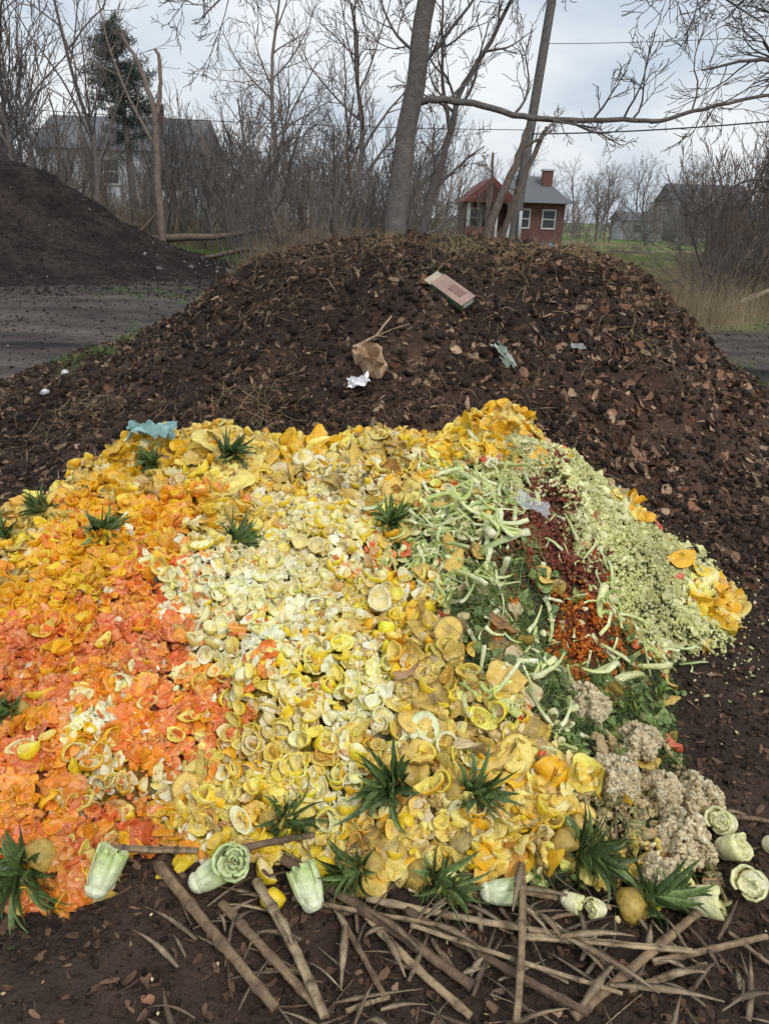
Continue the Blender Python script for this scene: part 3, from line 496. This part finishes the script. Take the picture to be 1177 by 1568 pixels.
box_mesh("label",.12,.06,.003,M_paper,(.27,.16,.14),(.03,.01,.0367),e,0)
box_mesh("flap",.07,.13,.005,M_paper,(.48,.43,.33),(-.19,0,.012),e,.002)
box_mesh("end_print",.004,.09,.03,M_paper,(.5,.5,.45),(.152,0,0),e,0)
e.location=(.42,5.38,float(T(np.array([.42]),np.array([5.38]))[0])+.03); e.rotation_euler=(math.radians(30),math.radians(24),math.radians(-42))
def poly(acc,pts,r0,r1,A,n=6):
    pts=np.array(pts,float); k=len(pts); t=np.linspace(0,1,(k-1)*4+1); P_=np.stack([np.interp(t,np.linspace(0,1,k),pts[:,i]) for i in range(3)],-1); P_+=rng.normal(0,r0*.18,P_.shape); acc.raw(tube(P_,ip(t,[0,1],[r0,r1]),n,1,rng.random(len(t))),A,A*.6)
a=Acc("fallen_branch",M_bark)
def mp(x,y,dz=.03): return (x,y,zt(x,y)+dz)
BC=c(.45,.33,.22)
poly(a,[mp(-.25,5.0),mp(-.1,5.1,.06),mp(.0,5.25,.05)],.011,.007,BC); poly(a,[mp(-.1,5.1,.06),mp(.12,5.02,.05)],.008,.004,BC); poly(a,[mp(-.1,5.1,.06),mp(-.02,4.95,.05)],.007,.004,BC)
a.done()
# ---------------------------------------------------------------- trees
def grow(ts,p,d,L,r,lev,mx,nb,spread,wob,trop,ratio,rmin,t0=.25):
    k=[9,7,5,4,4][lev]; seg=L/k; pts=[np.array(p,float)]; d=np.array(d,float); d/=np.linalg.norm(d); ds=[d.copy()]
    for i in range(k):
        d=d+rng.normal(0,wob,3)+np.array([0,0,trop]); d/=np.linalg.norm(d); pts.append(pts[-1]+d*seg); ds.append(d.copy())
    t=np.linspace(0,1,k+1); rr=np.maximum(r*(1-.72*t),rmin)
    ts.append(tube(pts,rr,[8,5,3,3,3][lev],1,np.full(k+1,.0)+rng.random()*.6))
    if lev>=mx: return
    for j in range(nb[lev]):
        u=t0+(1-t0)*(j+rng.random())/nb[lev]; q=u*k; i=min(int(q),k-1); pp=pts[i]+(pts[i+1]-pts[i])*(q-i); dd=ds[i+1]
        pr=np.cross(dd,rng.normal(0,1,3)); pr/=np.linalg.norm(pr); s=spread*rng.uniform(.6,1.3)
        grow(ts,pp,dd*math.cos(s)+pr*math.sin(s),L*ratio*rng.uniform(.7,1.2)*(1.15-.5*u),max(np.interp(u,t,rr)*.6,rmin),lev+1,mx,nb,spread,wob*1.15,trop,ratio,rmin,.15)
def tree_t(H,r,mx,nb,spread,wob,trop,ratio,rmin,stems=1,lean=.1,t0=.25):
    ts=[]
    for s in range(stems): grow(ts,rng.normal(0,.12*(stems>1),3)*[1,1,0],[rng.normal(0,lean),rng.normal(0,lean),1],H*rng.uniform(.7,1),r,0,mx,nb,spread,wob,trop,ratio,rmin,t0)
    return join(ts)
BIG=[tree_t(8,.12,3,[12,6,4],.75,.12,.06,.5,.010) for _ in range(6)]
SAP=[tree_t(4.5,.028,2,[9,5],.45,.09,.07,.42,.007,3,.22) for _ in range(6)]
SHR=[tree_t(2.2,.014,2,[6,5],.7,.18,.03,.5,.006,7,.5,.1) for _ in range(6)]
def plant(acc,tp,x,y,lo,hi,cols,z=None):
    n=len(x); ti=rng.integers(0,len(tp),n); th=rng.uniform(0,6.28,n); R=np.zeros((n,3,3)); R[:,0,0]=np.cos(th);R[:,0,1]=-np.sin(th);R[:,1,0]=np.sin(th);R[:,1,1]=np.cos(th);R[:,2,2]=1
    s=rng.uniform(lo,hi,n); A=np.array(cols)[rng.integers(0,len(cols),n)]*rng.uniform(.8,1.2,(n,1)); pos=np.stack([x,y,np.full(n,-.05) if z is None else z],-1)
    for q in range(len(tp)):
        k=ti==q; acc.add(tp[q],pos[k],R[k],s[k],A[k],A[k]*.7)
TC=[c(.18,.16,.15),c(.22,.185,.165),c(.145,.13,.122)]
TFAR=[c(.26,.235,.23),c(.29,.255,.24),c(.23,.21,.21)]  # lighter, greyer tones for far trees: distance haze put into the colour
a=Acc("distant_trees",M_twig)
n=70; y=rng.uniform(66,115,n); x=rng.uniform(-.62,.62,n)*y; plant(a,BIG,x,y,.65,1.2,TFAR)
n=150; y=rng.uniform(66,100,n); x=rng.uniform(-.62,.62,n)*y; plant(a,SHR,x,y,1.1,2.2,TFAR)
a.done()
a=Acc("bare_tree_thicket",M_twig)
n=30; y=rng.uniform(29,58,n); x=rng.uniform(-.62,.06,n)*y; k=~((x/y<-.31)&(x/y>-.37)&(y<40)); plant(a,BIG,x[k],y[k],.55,.95,TC)
n=90; y=rng.uniform(26,46,n); x=rng.uniform(-.62,.05,n)*y; plant(a,SAP,x,y,.6,1.2,TC+[c(.28,.22,.18)])
n=24; y=rng.uniform(19,27,n); x=rng.uniform(-.2,.06,n)*y; plant(a,SAP,x,y,.5,.85,TC+[c(.3,.24,.2)])
n=16; y=rng.uniform(27,34,n); x=rng.uniform(-.62,-.42,n)*y; plant(a,SAP,x,y,1.5,2.1,TC)
n=12; y=rng.uniform(40,48,n); x=rng.uniform(-.43,-.24,n)*y; plant(a,SAP,x,y,1.2,1.7,TC)
n=16; y=rng.uniform(18,42,n); x=rng.uniform(.39,.62,n)*y; plant(a,BIG,x,y,.4,.75,[c(.14,.115,.105),c(.17,.14,.12)])
n=64; y=rng.uniform(15,44,n); x=rng.uniform(.40,.62,n)*y; plant(a,SAP,x,y,.45,.95,[c(.16,.13,.115),c(.2,.155,.13)])
n=12; y=rng.uniform(66,80,n); x=rng.uniform(.10,.36,n)*y; plant(a,BIG,x,y,.6,.85,TC)
n=6; y=rng.uniform(42,54,n); x=np.array([.095,.11,.205,.22,.235,.15])*y; plant(a,SAP,x,y,.5,.8,TC)
a.done()
a=Acc("bare_shrubs",M_twig)
BRS=[c(.32,.25,.18),c(.25,.19,.15),c(.4,.31,.21)]
n=200; y=rng.uniform(27,42,n); x=rng.uniform(-.62,.07,n)*y; k=~((x/y<-.18)&(x/y>-.36)&(y<35)); plant(a,SHR,x[k],y[k],.5,1.15,BRS+TC)
n=34; y=rng.uniform(40,48,n); x=rng.uniform(-.46,-.2,n)*y; plant(a,SHR,x,y,.8,1.3,TC+BRS)
n=56; y=rng.uniform(18,25,n); x=rng.uniform(-.14,.04,n)*y; plant(a,SHR,x,y,.45,.75,BRS)
n=90; y=rng.uniform(15,36,n); x=rng.uniform(.40,.62,n)*y; plant(a,SHR,x,y,.5,1.1,BRS+TC)
n=34; y=rng.uniform(44,54,n); x=rng.uniform(.06,.33,n)*y; plant(a,SHR,x,y,.2,.5,BRS+TC)
a.done()
def t_tuft(n=40,h=1,sp=.35,wd=.006,lean=.35):
    ts=[]
    for i in range(n):
        k=4; t=np.linspace(0,1,k); az=rng.uniform(0,6.28); l=rng.normal(0,lean); H=h*rng.uniform(.4,1); b=rng.normal(0,sp,2)
        p=np.stack([b[0]+np.cos(az)*l*t**1.7*H,b[1]+np.sin(az)*l*t**1.7*H,t*H],-1); ts.append(tube(p,wd*ip(t,[0,1],[1,.3]),3,.5,rng.random()*np.ones(k)))
    return join(ts)
TU=[t_tuft() for _ in range(6)]; TG=[t_tuft(46,.12,.12,.004,.6) for _ in range(5)]
a=Acc("dry_grass",M_dry)
DG=[c(.48,.37,.24),c(.38,.29,.18),c(.55,.43,.28)]
n=300; y=rng.uniform(13.5,26,n); x=rng.uniform(.37,.62,n)*y; plant(a,TU,x,y,.4,.95,DG)
n=130; y=rng.uniform(20,30,n); x=rng.uniform(.27,.4,n)*y; plant(a,TU,x,y,.3,.65,DG)
n=280; y=rng.uniform(17,27,n); x=rng.uniform(-.18,.1,n)*y; plant(a,TU,x,y,.5,1.1,DG)
n=200; y=rng.uniform(34,40,n); x=rng.uniform(-.6,-.12,n)*y; plant(a,TU,x,y,.6,1.1,DG)
n=200; y=rng.uniform(34,60,n); x=rng.uniform(-.1,.5,n)*y; plant(a,TU,x,y,.3,.7,DG)
a.done()
a=Acc("grass_patches",M_leaf)
GG=[c(.14,.26,.06),c(.2,.31,.08),c(.24,.27,.1)]
n=2000; y=rng.uniform(23.5,34,n); x=rng.uniform(-.40,-.15,n)*y; k=(fbm(x,y,2,2,3)>-.2)&(pile(x,y)<.1); plant(a,TG,x[k],y[k],.9,1.9,GG,z=np.zeros(k.sum()))
n=1400; y=rng.uniform(18,50,n); x=rng.uniform(.17,.45,n)*y; k=x>4.6; plant(a,TG,x[k],y[k],.7,1.5,GG+[c(.36,.3,.18),c(.3,.26,.14)],z=np.zeros(k.sum()))
for (px,py,nn,sp) in [(-2.75,6.9,14,.18),(3.45,6.6,22,.25),(3.7,6.2,10,.2),(-3.6,10.5,6,.6),(4.5,9.5,10,.8),(-4.5,16,30,.8),(-3.2,15,14,.5)]:
    x=px+rng.normal(0,sp,nn); y=py+rng.normal(0,sp,nn); plant(a,TG,x,y,.4,.8,GG,z=T(x,y))
x,y=onmound(60,0,3,6.3,8); plant(a,TG,x,y,.2,.45,GG,z=T(x,y))
a.done()
def limb(ts,pts,r0,r1,nsub,subL,up=.25,n=7,mx=2,rmin=.006):
    pts=np.array(pts,float); k=len(pts); t=np.linspace(0,1,(k-1)*5+1); P_=np.stack([np.interp(t,np.linspace(0,1,k),pts[:,i]) for i in range(3)],-1)
    for _ in range(2): P_[1:-1]=.25*P_[:-2]+.5*P_[1:-1]+.25*P_[2:]
    P_[1:-1]+=rng.normal(0,r0*.12,P_[1:-1].shape); rr=ip(t,[0,1],[r0,r1]); ts.append(tube(P_,rr,n,1,np.full(len(t),.2)))
    for j in range(nsub):
        u=.12+.88*(j+rng.random())/nsub; i=min(int(u*(len(t)-1)),len(t)-2); d=P_[i+1]-P_[i]; d/=np.linalg.norm(d); s=np.cross(d,rng.normal(0,1,3)); s/=np.linalg.norm(s); s[2]+=up
        grow(ts,P_[i],d*.6+s*.8,subL*rng.uniform(.6,1.3),rr[i]*.55,1,mx+1,[0,6,5,4],.6,.16,.03,.5,rmin,.15)
ts=[]; y0=14.7
limb(ts,[(-.04,y0,-.1),(.02,y0,1.5),(.22,y0,3.4),(.40,y0,5.0),(.75,y0,7.2),(1.0,y0+.3,9.5)],.22,.11,0,1,n=14)
ts.append(tube([(-.06,y0,-.1),(-.03,y0,.15),(0,y0,.7)],[.36,.3,.22],12))
limb(ts,[(.28,y0,3.5),(.6,y0-.1,3.55),(1.25,y0-.1,3.5),(2.18,y0-.1,3.31),(2.98,y0-.2,3.27),(3.9,y0-.2,3.32),(4.47,y0-.3,3.3),(5.35,y0-.3,3.56),(6.5,y0-.4,3.8),(7.6,y0-.4,4.2)],.065,.02,13,1.3,.35)
limb(ts,[(.4,y0,5.0),(-.2,y0-.2,5.6),(-1.2,y0-.5,5.9),(-2.4,y0-.6,5.2),(-3.2,y0-.7,4.5)],.05,.012,10,1.3,0)
limb(ts,[(.5,y0,5.6),(-.3,y0+.4,6.4),(-1.6,y0+.7,6.3),(-2.9,y0+.8,5.9),(-4.2,y0+.8,5.0)],.05,.012,10,1.4,0)
limb(ts,[(.5,y0,5.5),(1.3,y0-.4,6.1),(2.6,y0-.8,6.0),(4.2,y0-1,5.3),(5.6,y0-1.1,4.6)],.06,.012,14,1.4,-.1)
limb(ts,[(.75,y0,7.2),(1.8,y0-.3,7.5),(3.4,y0-.8,6.9),(5.2,y0-1,6.2),(7,y0-1,5.6)],.06,.012,14,1.6,-.2)
limb(ts,[(.3,y0,4.2),(-.15,y0-.2,4.5),(-.5,y0-.3,5.2)],.03,.012,4,.7,.2)
limb(ts,[(.33,y0,4.0),(.7,y0-.2,4.4),(1.2,y0-.3,5.0),(1.6,y0-.4,5.9)],.04,.012,5,.9,.2)
limb(ts,[(.6,y0,6.2),(1.2,y0-1,6.9),(1.6,y0-2,6.0),(1.9,y0-2.6,5.2)],.05,.01,7,1.0,-.2)
a=Acc("bare_tree",M_bark); a.raw(join(ts),c(.19,.17,.155),c(.12,.108,.1)); a.done()
ts=[]; limb(ts,[(.35,16.5,0),(.62,16.5,1.6),(1.0,16.5,3.0),(1.15,16.6,3.9),(1.7,16.6,4.8),(2.3,16.6,6)],.09,.03,8,1.5,.2,8)
limb(ts,[(1.05,16.5,3.2),(.8,16.5,4.2),(.75,16.5,5.5)],.05,.02,5,1.2,.2,6)
a=Acc("bare_tree",M_bark); a.raw(join(ts),c(.18,.155,.14),c(.12,.1,.09)); a.done()
a=Acc("leaning_dead_trunk",M_bark)
ts=[]; limb(ts,[(1.9,19,-.1),(2.2,19,1.3),(2.75,19,2.9),(2.95,19,3.6)],.13,.06,2,.7,.2,9); limb(ts,[(2.35,19.2,0),(2.75,19.2,1.9),(3.3,19.2,3.4),(3.4,19.2,3.65)],.09,.04,2,.7,.2,9); limb(ts,[(2.1,19.4,.9),(2.3,19.4,2.0),(2.25,19.4,3.1)],.05,.03,2,.6,.2,7)
a.raw(join(ts),c(.22,.175,.145),c(.14,.115,.1)); a.done()
ts=[]; X0=8.6;Y0=16.5
limb(ts,[(X0,Y0,-.1),(X0-.1,Y0,1.8),(X0+.1,Y0,3.6),(X0-.4,Y0,5.6),(X0-.9,Y0,8)],.22,.1,6,1.8,.2,10)
limb(ts,[(X0-.05,Y0,2.6),(X0-.7,Y0-.3,3.8),(X0-1.5,Y0-.5,4.9),(X0-2.2,Y0-.8,6.2)],.08,.03,10,1.4,.2)
limb(ts,[(X0,Y0,3.4),(X0-.8,Y0-.6,4.2),(X0-2.1,Y0-1,4.5),(X0-3.3,Y0-1.4,4.2)],.07,.015,10,1.3,.1)
limb(ts,[(X0-.2,Y0,4.8),(X0-1.6,Y0-.5,5.8),(X0-3.3,Y0-.9,6.0),(X0-5,Y0-1.3,5.3)],.08,.012,11,1.5,0)
limb(ts,[(X0,Y0,2.0),(X0-.9,Y0-.3,2.6),(X0-1.9,Y0-.6,2.5),(X0-2.6,Y0-.8,2.0)],.05,.01,8,1.0,0)
a=Acc("bare_tree",M_bark); a.raw(join(ts),c(.15,.13,.12),c(.1,.085,.077)); a.done()
ts=[]; ys=24
limb(ts,[(-7.0,ys,0),(-7.05,ys,2.0),(-6.95,ys,4.05),(-7.28,ys,5.3),(-7.75,ys,6.1)],.12,.04,0,1,n=9)
limb(ts,[(-6.98,ys,3.9),(-6.75,ys,4.8),(-6.72,ys,5.6),(-6.85,ys,5.75)],.07,.04,0,1,n=8)
limb(ts,[(-6.98,ys,3.2),(-7.6,ys,4.3),(-8.1,ys,5.6),(-8.4,ys,7.5)],.05,.02,4,1,n=7)
a=Acc("broken_tree_snag",M_bark); a.raw(join(ts),c(.26,.2,.165),c(.18,.14,.12)); a.done()
for (px,py,H,r) in [(-2.9,22,3.3,.10),(-9.6,26,8.5,.1),(-1.6,27,8,.12),(-4.2,28,8.5,.12),(-13.5,27,9,.1),(-12,26,9,.08)]:
    a=Acc("bare_tree",M_bark); ts=[]; grow(ts,(px,py,-.1),(rng.normal(0,.12),0,1),H,r,0,3,[11,6,5],.7,.11,.05,.48,.008,.3); a.raw(join(ts),TC[1]*1.05,TC[2]); a.done()
a=Acc("fallen_log",M_bark); ts=[tube([(-9.3,25,.9),(-8.3,24.9,.85),(-7.5,24.8,.72),(-6.4,24.7,.82),(-5.5,24.6,.85),(-3.6,24.4,1.2)],[.11,.13,.12,.11,.09,.05],9),tube([(-6,24.3,.2),(-4.5,24.2,.55),(-3.2,24,.5)],[.06,.08,.04],8),tube([(-8.6,24.4,.1),(-7.9,24.3,.8),(-7.3,24.3,1.4)],[.07,.06,.04],7)]
a.raw(join(ts),c(.2,.155,.12),c(.14,.105,.08)); a.done()
a=Acc("fallen_log",M_bark); a.raw(join([tube([(6.6,15.6,.05),(7.4,15.9,.35),(8.6,16.3,.75)],[.07,.06,.04],8)]),c(.36,.29,.21),c(.25,.19,.14)); a.done()
# evergreen
ts=[tube([(-12.3,38,0),(-12.4,38,4.5),(-12.6,38,9.3)],[.2,.15,.03],8)]; fol=[]
for i in range(120):
    z=ip(rng.random()**.7,[0,1],[3.4,9.3]); az=rng.uniform(0,6.28); L=ip(z,[3.4,6.0,8.2,9.3],[1.0,1.5,1.0,.2])*rng.uniform(.35,1.25); cx=-12.42-.03*(z-4)
    d=np.array([math.cos(az),math.sin(az),.18]); t=np.linspace(0,1,4); p=np.array([cx,38,z])+t[:,None]*L*d+np.array([0,0,.25])*(t**2)[:,None]*rng.normal(0,1)
    ts.append(tube(p,[.03,.02,.015,.008],3))
    n=int(75*L); u=rng.uniform(.3,1.05,n); q=np.array([cx,38,z])+u[:,None]*L*d+rng.normal(0,.10,(n,3)); fol.append(q)
e=Acc("conifer_tree",M_leaf); e.raw(join(ts),c(.15,.12,.1)); q=np.concatenate(fol); FT=[t_shred(3,3,.2,.12) for _ in range(6)]
A=np.array([c(.06,.09,.065),c(.085,.115,.085),c(.045,.07,.052)])[rng.integers(0,3,len(q))]
for i in range(6): e.add(FT[i],q[i::6],frames(rng.normal(0,1,(len(q[i::6]),3)),.1),rng.uniform(.09,.2,len(q[i::6])),A[i::6],A[i::6]*1.4)
e.done()
# ---------------------------------------------------------------- utility pole + wires
e=bpy.data.objects.new("utility_pole",None); scene.collection.objects.link(e)
V,Fq,w=tube([(3.5,24,-.2),(3.75,24,3.5),(4.05,24,7.2),(4.2,24,9.3)],[.15,.14,.125,.115],12)
mkobj("post",V,Fq,np.tile(c(.17,.155,.145),(len(V),1)),M_bark,True,e)
box_mesh("crossarm",2.2,.1,.12,M_bark,(.14,.12,.1),(4.15,23.85,8.8),e)
for i,dx in enumerate([-.9,-.4,.5,.95]):
    V,Fq,w=t_lathe([(.001,0,0),(.04,.0,0),(.05,.05,0),(.025,.08,0),(.045,.12,0),(.001,.15,0)],8,0,0,0); mkobj("insulator_%d"%i,V+[4.15+dx,23.85,8.86],Fq,np.tile(c(.3,.3,.32),(len(V),1)),M_paint,True,e)
V,Fq,w=t_lathe([(.03,0,0),(.05,0,0),(.05,.9,0),(.03,.9,0)],8,0,0,0); mkobj("riser_guard",V+[3.72,23.8,1.0],Fq,np.tile(c(.5,.5,.5),(len(V),1)),M_paint,True,e)
M_wire=mat("cable",.6,.3,5,.1,10,0,(.05,.05,.05))
a=Acc("overhead_wires",M_wire)
def wire(p,q,sag,r=.014):
    t=np.linspace(0,1,20); P_=np.array(p)+(np.array(q)-np.array(p))*t[:,None]; P_[:,2]-=sag*4*t*(1-t); a.raw(tube(P_,np.full(20,r),4),c(.05,.05,.05))
wire((3.8,23.9,3.95),(16,17,5.0),.3,.018); wire((3.8,23.9,4.05),(-30,33,6.2),.5,.010); wire((3.1,23.9,8.95),(-30,33,9.5),.8); wire((5,23.9,8.95),(20,15,9.5),.5); wire((3.9,24,6.2),(20,16,6.8),.4,.008)
a.done()
# ---------------------------------------------------------------- houses
def M_brick():
    m=bpy.data.materials.new("red_brick"); m.use_nodes=True; nt=m.node_tree; N=nt.nodes; L=nt.links; b=N["Principled BSDF"]; tc=N.new("ShaderNodeTexCoord"); mp_=N.new("ShaderNodeMapping"); mp_.inputs["Rotation"].default_value=(math.radians(90),0,0); br=N.new("ShaderNodeTexBrick"); br.inputs["Scale"].default_value=4
    br.inputs["Color1"].default_value=(.17,.055,.048,1); br.inputs["Color2"].default_value=(.12,.045,.04,1); br.inputs["Mortar"].default_value=(.17,.13,.12,1); L.new(tc.outputs["Object"],mp_.inputs[0]); L.new(mp_.outputs[0],br.inputs[0]); L.new(br.outputs[0],b.inputs["Base Color"]); b.inputs["Roughness"].default_value=.9; return m
MB=M_brick(); MR=mat("roof_shingle",.9,.1,12,.3,40,.4,(.16,.165,.175)); MRr=mat("red_trim",.7,.2,8,.2,20,.2,(.16,.05,.045)); MW=mat("white_trim",.6,.3,5,.12,20,.1,(.5,.5,.49)); MG=mat("window_glass",.15,.6,3,.2,5,0,(.06,.065,.07)); MWs=mat("white_siding",.7,.2,6,.15,20,.2,(.58,.59,.61)); MDk=mat("dark_timber",.9,.1,5,.2,10,0,(.08,.045,.04))
def prism(name,x0,x1,y0,y1,z0,z1,axis,m,parent,oh=.35,hip=0):
    if axis=='y': xm=(x0+x1)/2; V=[(x0-oh,y0-oh,z0),(x1+oh,y0-oh,z0),(x1+oh,y1+oh,z0),(x0-oh,y1+oh,z0),(xm,y0-oh+hip,z1),(xm,y1+oh-hip,z1)]; Fc=[(0,1,4),(2,3,5),(1,2,5,4),(3,0,4,5),(0,3,2,1)]
    else: ym=(y0+y1)/2; V=[(x0-oh,y0-oh,z0),(x1+oh,y0-oh,z0),(x1+oh,y1+oh,z0),(x0-oh,y1+oh,z0),(x0-oh+hip,ym,z1),(x1+oh-hip,ym,z1)]; Fc=[(0,1,5,4),(2,3,4,5),(1,2,5),(3,0,4),(0,3,2,1)]
    me=bpy.data.meshes.new(name); me.from_pydata(V,[],Fc); me.materials.append(m); o=bpy.data.objects.new(name,me); scene.collection.objects.link(o); o.parent=parent; return o
def bx(name,x0,x1,y0,y1,z0,z1,m,parent,bev=0): return box_mesh(name,x1-x0,y1-y0,z1-z0,m,(.5,.5,.5),((x0+x1)/2,(y0+y1)/2,(z0+z1)/2),parent,bev)
def window(n,xc,zc,w,h,y,parent):
    bx(n+"_glass",xc-w/2,xc+w/2,y-.03,y+.02,zc-h/2,zc+h/2,MG,parent)
    for k,(a0,a1,b0,b1) in enumerate([(-w/2-.1,w/2+.1,h/2,h/2+.12),(-w/2-.1,w/2+.1,-h/2-.12,-h/2),(-w/2-.1,-w/2,-h/2,h/2),(w/2,w/2+.1,-h/2,h/2),(-w/2,w/2,-.04,.04)]): bx(n+"_frame%d"%k,xc+a0,xc+a1,y-.07,y+.01,zc+b0,zc+b1,MW,parent)
e=bpy.data.objects.new("brick_house",None); scene.collection.objects.link(e)
bx("walls",7.9,12.0,57,65,-.3,2.8,MB,e); prism("roof",7.4,12.0,56.6,65,2.8,4.7,'x',MR,e,.4,1.6)
bx("chimney",10.6,11.3,59,59.8,3.0,5.0,MB,e); bx("chimney_cap",10.5,11.4,58.9,59.9,5.0,5.12,MW,e)
window("window_a",9.1,1.75,.8,1.1,57,e); window("window_b",10.9,1.75,.8,1.1,57,e)
bx("wing_walls",5.0,7.9,57.6,64,-.3,2.7,MB,e); prism("porch_gable",4.9,8.1,55.0,64,2.7,4.3,'y',MRr,e,.35); prism("gable_infill",5.3,7.7,54.62,54.66,2.78,3.9,'y',MDk,e,0)
bx("porch_floor",4.9,8.0,55,57.6,-.3,.5,MB,e); bx("porch_rail",4.95,6.9,55.02,55.12,.5,1.15,MRr,e)
for i,xx in enumerate([5.05,6.95,7.85]): bx("porch_column_%d"%i,xx-.12,xx+.12,55.1,55.34,.5,2.7,MW,e,.01)
bx("door",6.3,7.2,57.52,57.6,.5,2.5,MDk,e); window("window_c",5.7,1.7,.8,1.1,57.6,e); bx("steps",7.0,7.8,54.2,55,-.3,.2,MW,e)
e=bpy.data.objects.new("white_house",None); scene.collection.objects.link(e)
bx("walls",-22,-12.5,50,58,-.3,4.8,MWs,e); prism("roof",-22,-12.5,50,58,4.8,7.0,'x',MR,e,.4,.0)
for i,(xx,zz) in enumerate([(-20.3,3.6),(-17.5,3.6),(-14.3,3.6),(-18.8,1.3),(-14.8,1.3)]): window("window_%d"%i,xx,zz,.9,1.3,50,e)
bx("chimney",-15.6,-15,53,53.7,6.2,7.7,MB,e)
e=bpy.data.objects.new("garage",None); scene.collection.objects.link(e)
bx("walls",-10.5,-4.5,62,68,-.3,2.7,MWs,e); prism("roof",-10.5,-4.5,62,68,2.7,4.0,'x',MR,e,.3); bx("door",-8.8,-6.2,61.94,62,0,2.2,MW,e); window("window_a",-5.5,1.5,.7,.9,62,e)
e=bpy.data.objects.new("white_shed",None); scene.collection.objects.link(e)
bx("walls",25,32,88,93,-.3,2.0,MWs,e); prism("roof",25,32,88,93,2.0,2.9,'x',MR,e,.3); bx("door",29.5,31,87.94,88,0,1.7,MG,e); window("window_a",26.7,1.2,.8,.7,88,e)
e=bpy.data.objects.new("wooden_house",None); scene.collection.objects.link(e)
bx("walls",34,43,98,106,-.3,4,MWs,e); prism("roof",34,43,98,106,4,6.5,'x',MR,e,.4); window("window_a",36.5,2.6,1,1.2,98,e); window("window_b",40.5,2.6,1,1.2,98,e)
crumple("blue_tarp",8.3,40,.9,.5,c(.12,.3,.55),c(.2,.4,.6),M_paper,amp=.4,lift=.25,nrm=(0,-.3,1),seedk=5)
# ---------------------------------------------------------------- sky + sun
w=bpy.data.worlds.new("World"); scene.world=w; w.use_nodes=True; nt=w.node_tree; N=nt.nodes; L=nt.links; bg=N["Background"]
sk=N.new("ShaderNodeTexSky"); sk.sky_type='NISHITA'; sk.sun_disc=False; sk.sun_elevation=math.radians(48); sk.sun_rotation=math.radians(150); sk.air_density=1.5; sk.dust_density=3
tc=N.new("ShaderNodeTexCoord"); mp_=N.new("ShaderNodeMapping"); mp_.inputs["Scale"].default_value=(1,1,2.6); L.new(tc.outputs["Generated"],mp_.inputs[0])
nz=N.new("ShaderNodeTexNoise"); nz.inputs["Scale"].default_value=3.0; nz.inputs["Detail"].default_value=6; nz.inputs["Roughness"].default_value=.5; L.new(mp_.outputs[0],nz.inputs[0])
r=N.new("ShaderNodeValToRGB"); r.color_ramp.elements[0].position=.38; r.color_ramp.elements[1].position=.58; r.color_ramp.elements[0].color=(.55,.63,.73,1); r.color_ramp.elements[1].color=(.84,.87,.90,1); L.new(nz.outputs[0],r.inputs[0])
ml=N.new("ShaderNodeVectorMath"); ml.operation='SCALE'; ml.inputs[3].default_value=9.0; L.new(r.outputs[0],ml.inputs[0])
mx=N.new("ShaderNodeMix"); mx.data_type='RGBA'; mx.inputs[0].default_value=.9; L.new(sk.outputs[0],mx.inputs[6]); L.new(ml.outputs[0],mx.inputs[7]); L.new(mx.outputs[2],bg.inputs[0]); bg.inputs[1].default_value=.125
s=bpy.data.lights.new("sun",'SUN'); s.energy=1.4; s.angle=math.radians(14); s.color=(1,.96,.9); so=bpy.data.objects.new("sun",s); scene.collection.objects.link(so)
so.rotation_euler=(math.radians(42),0,math.radians(30))
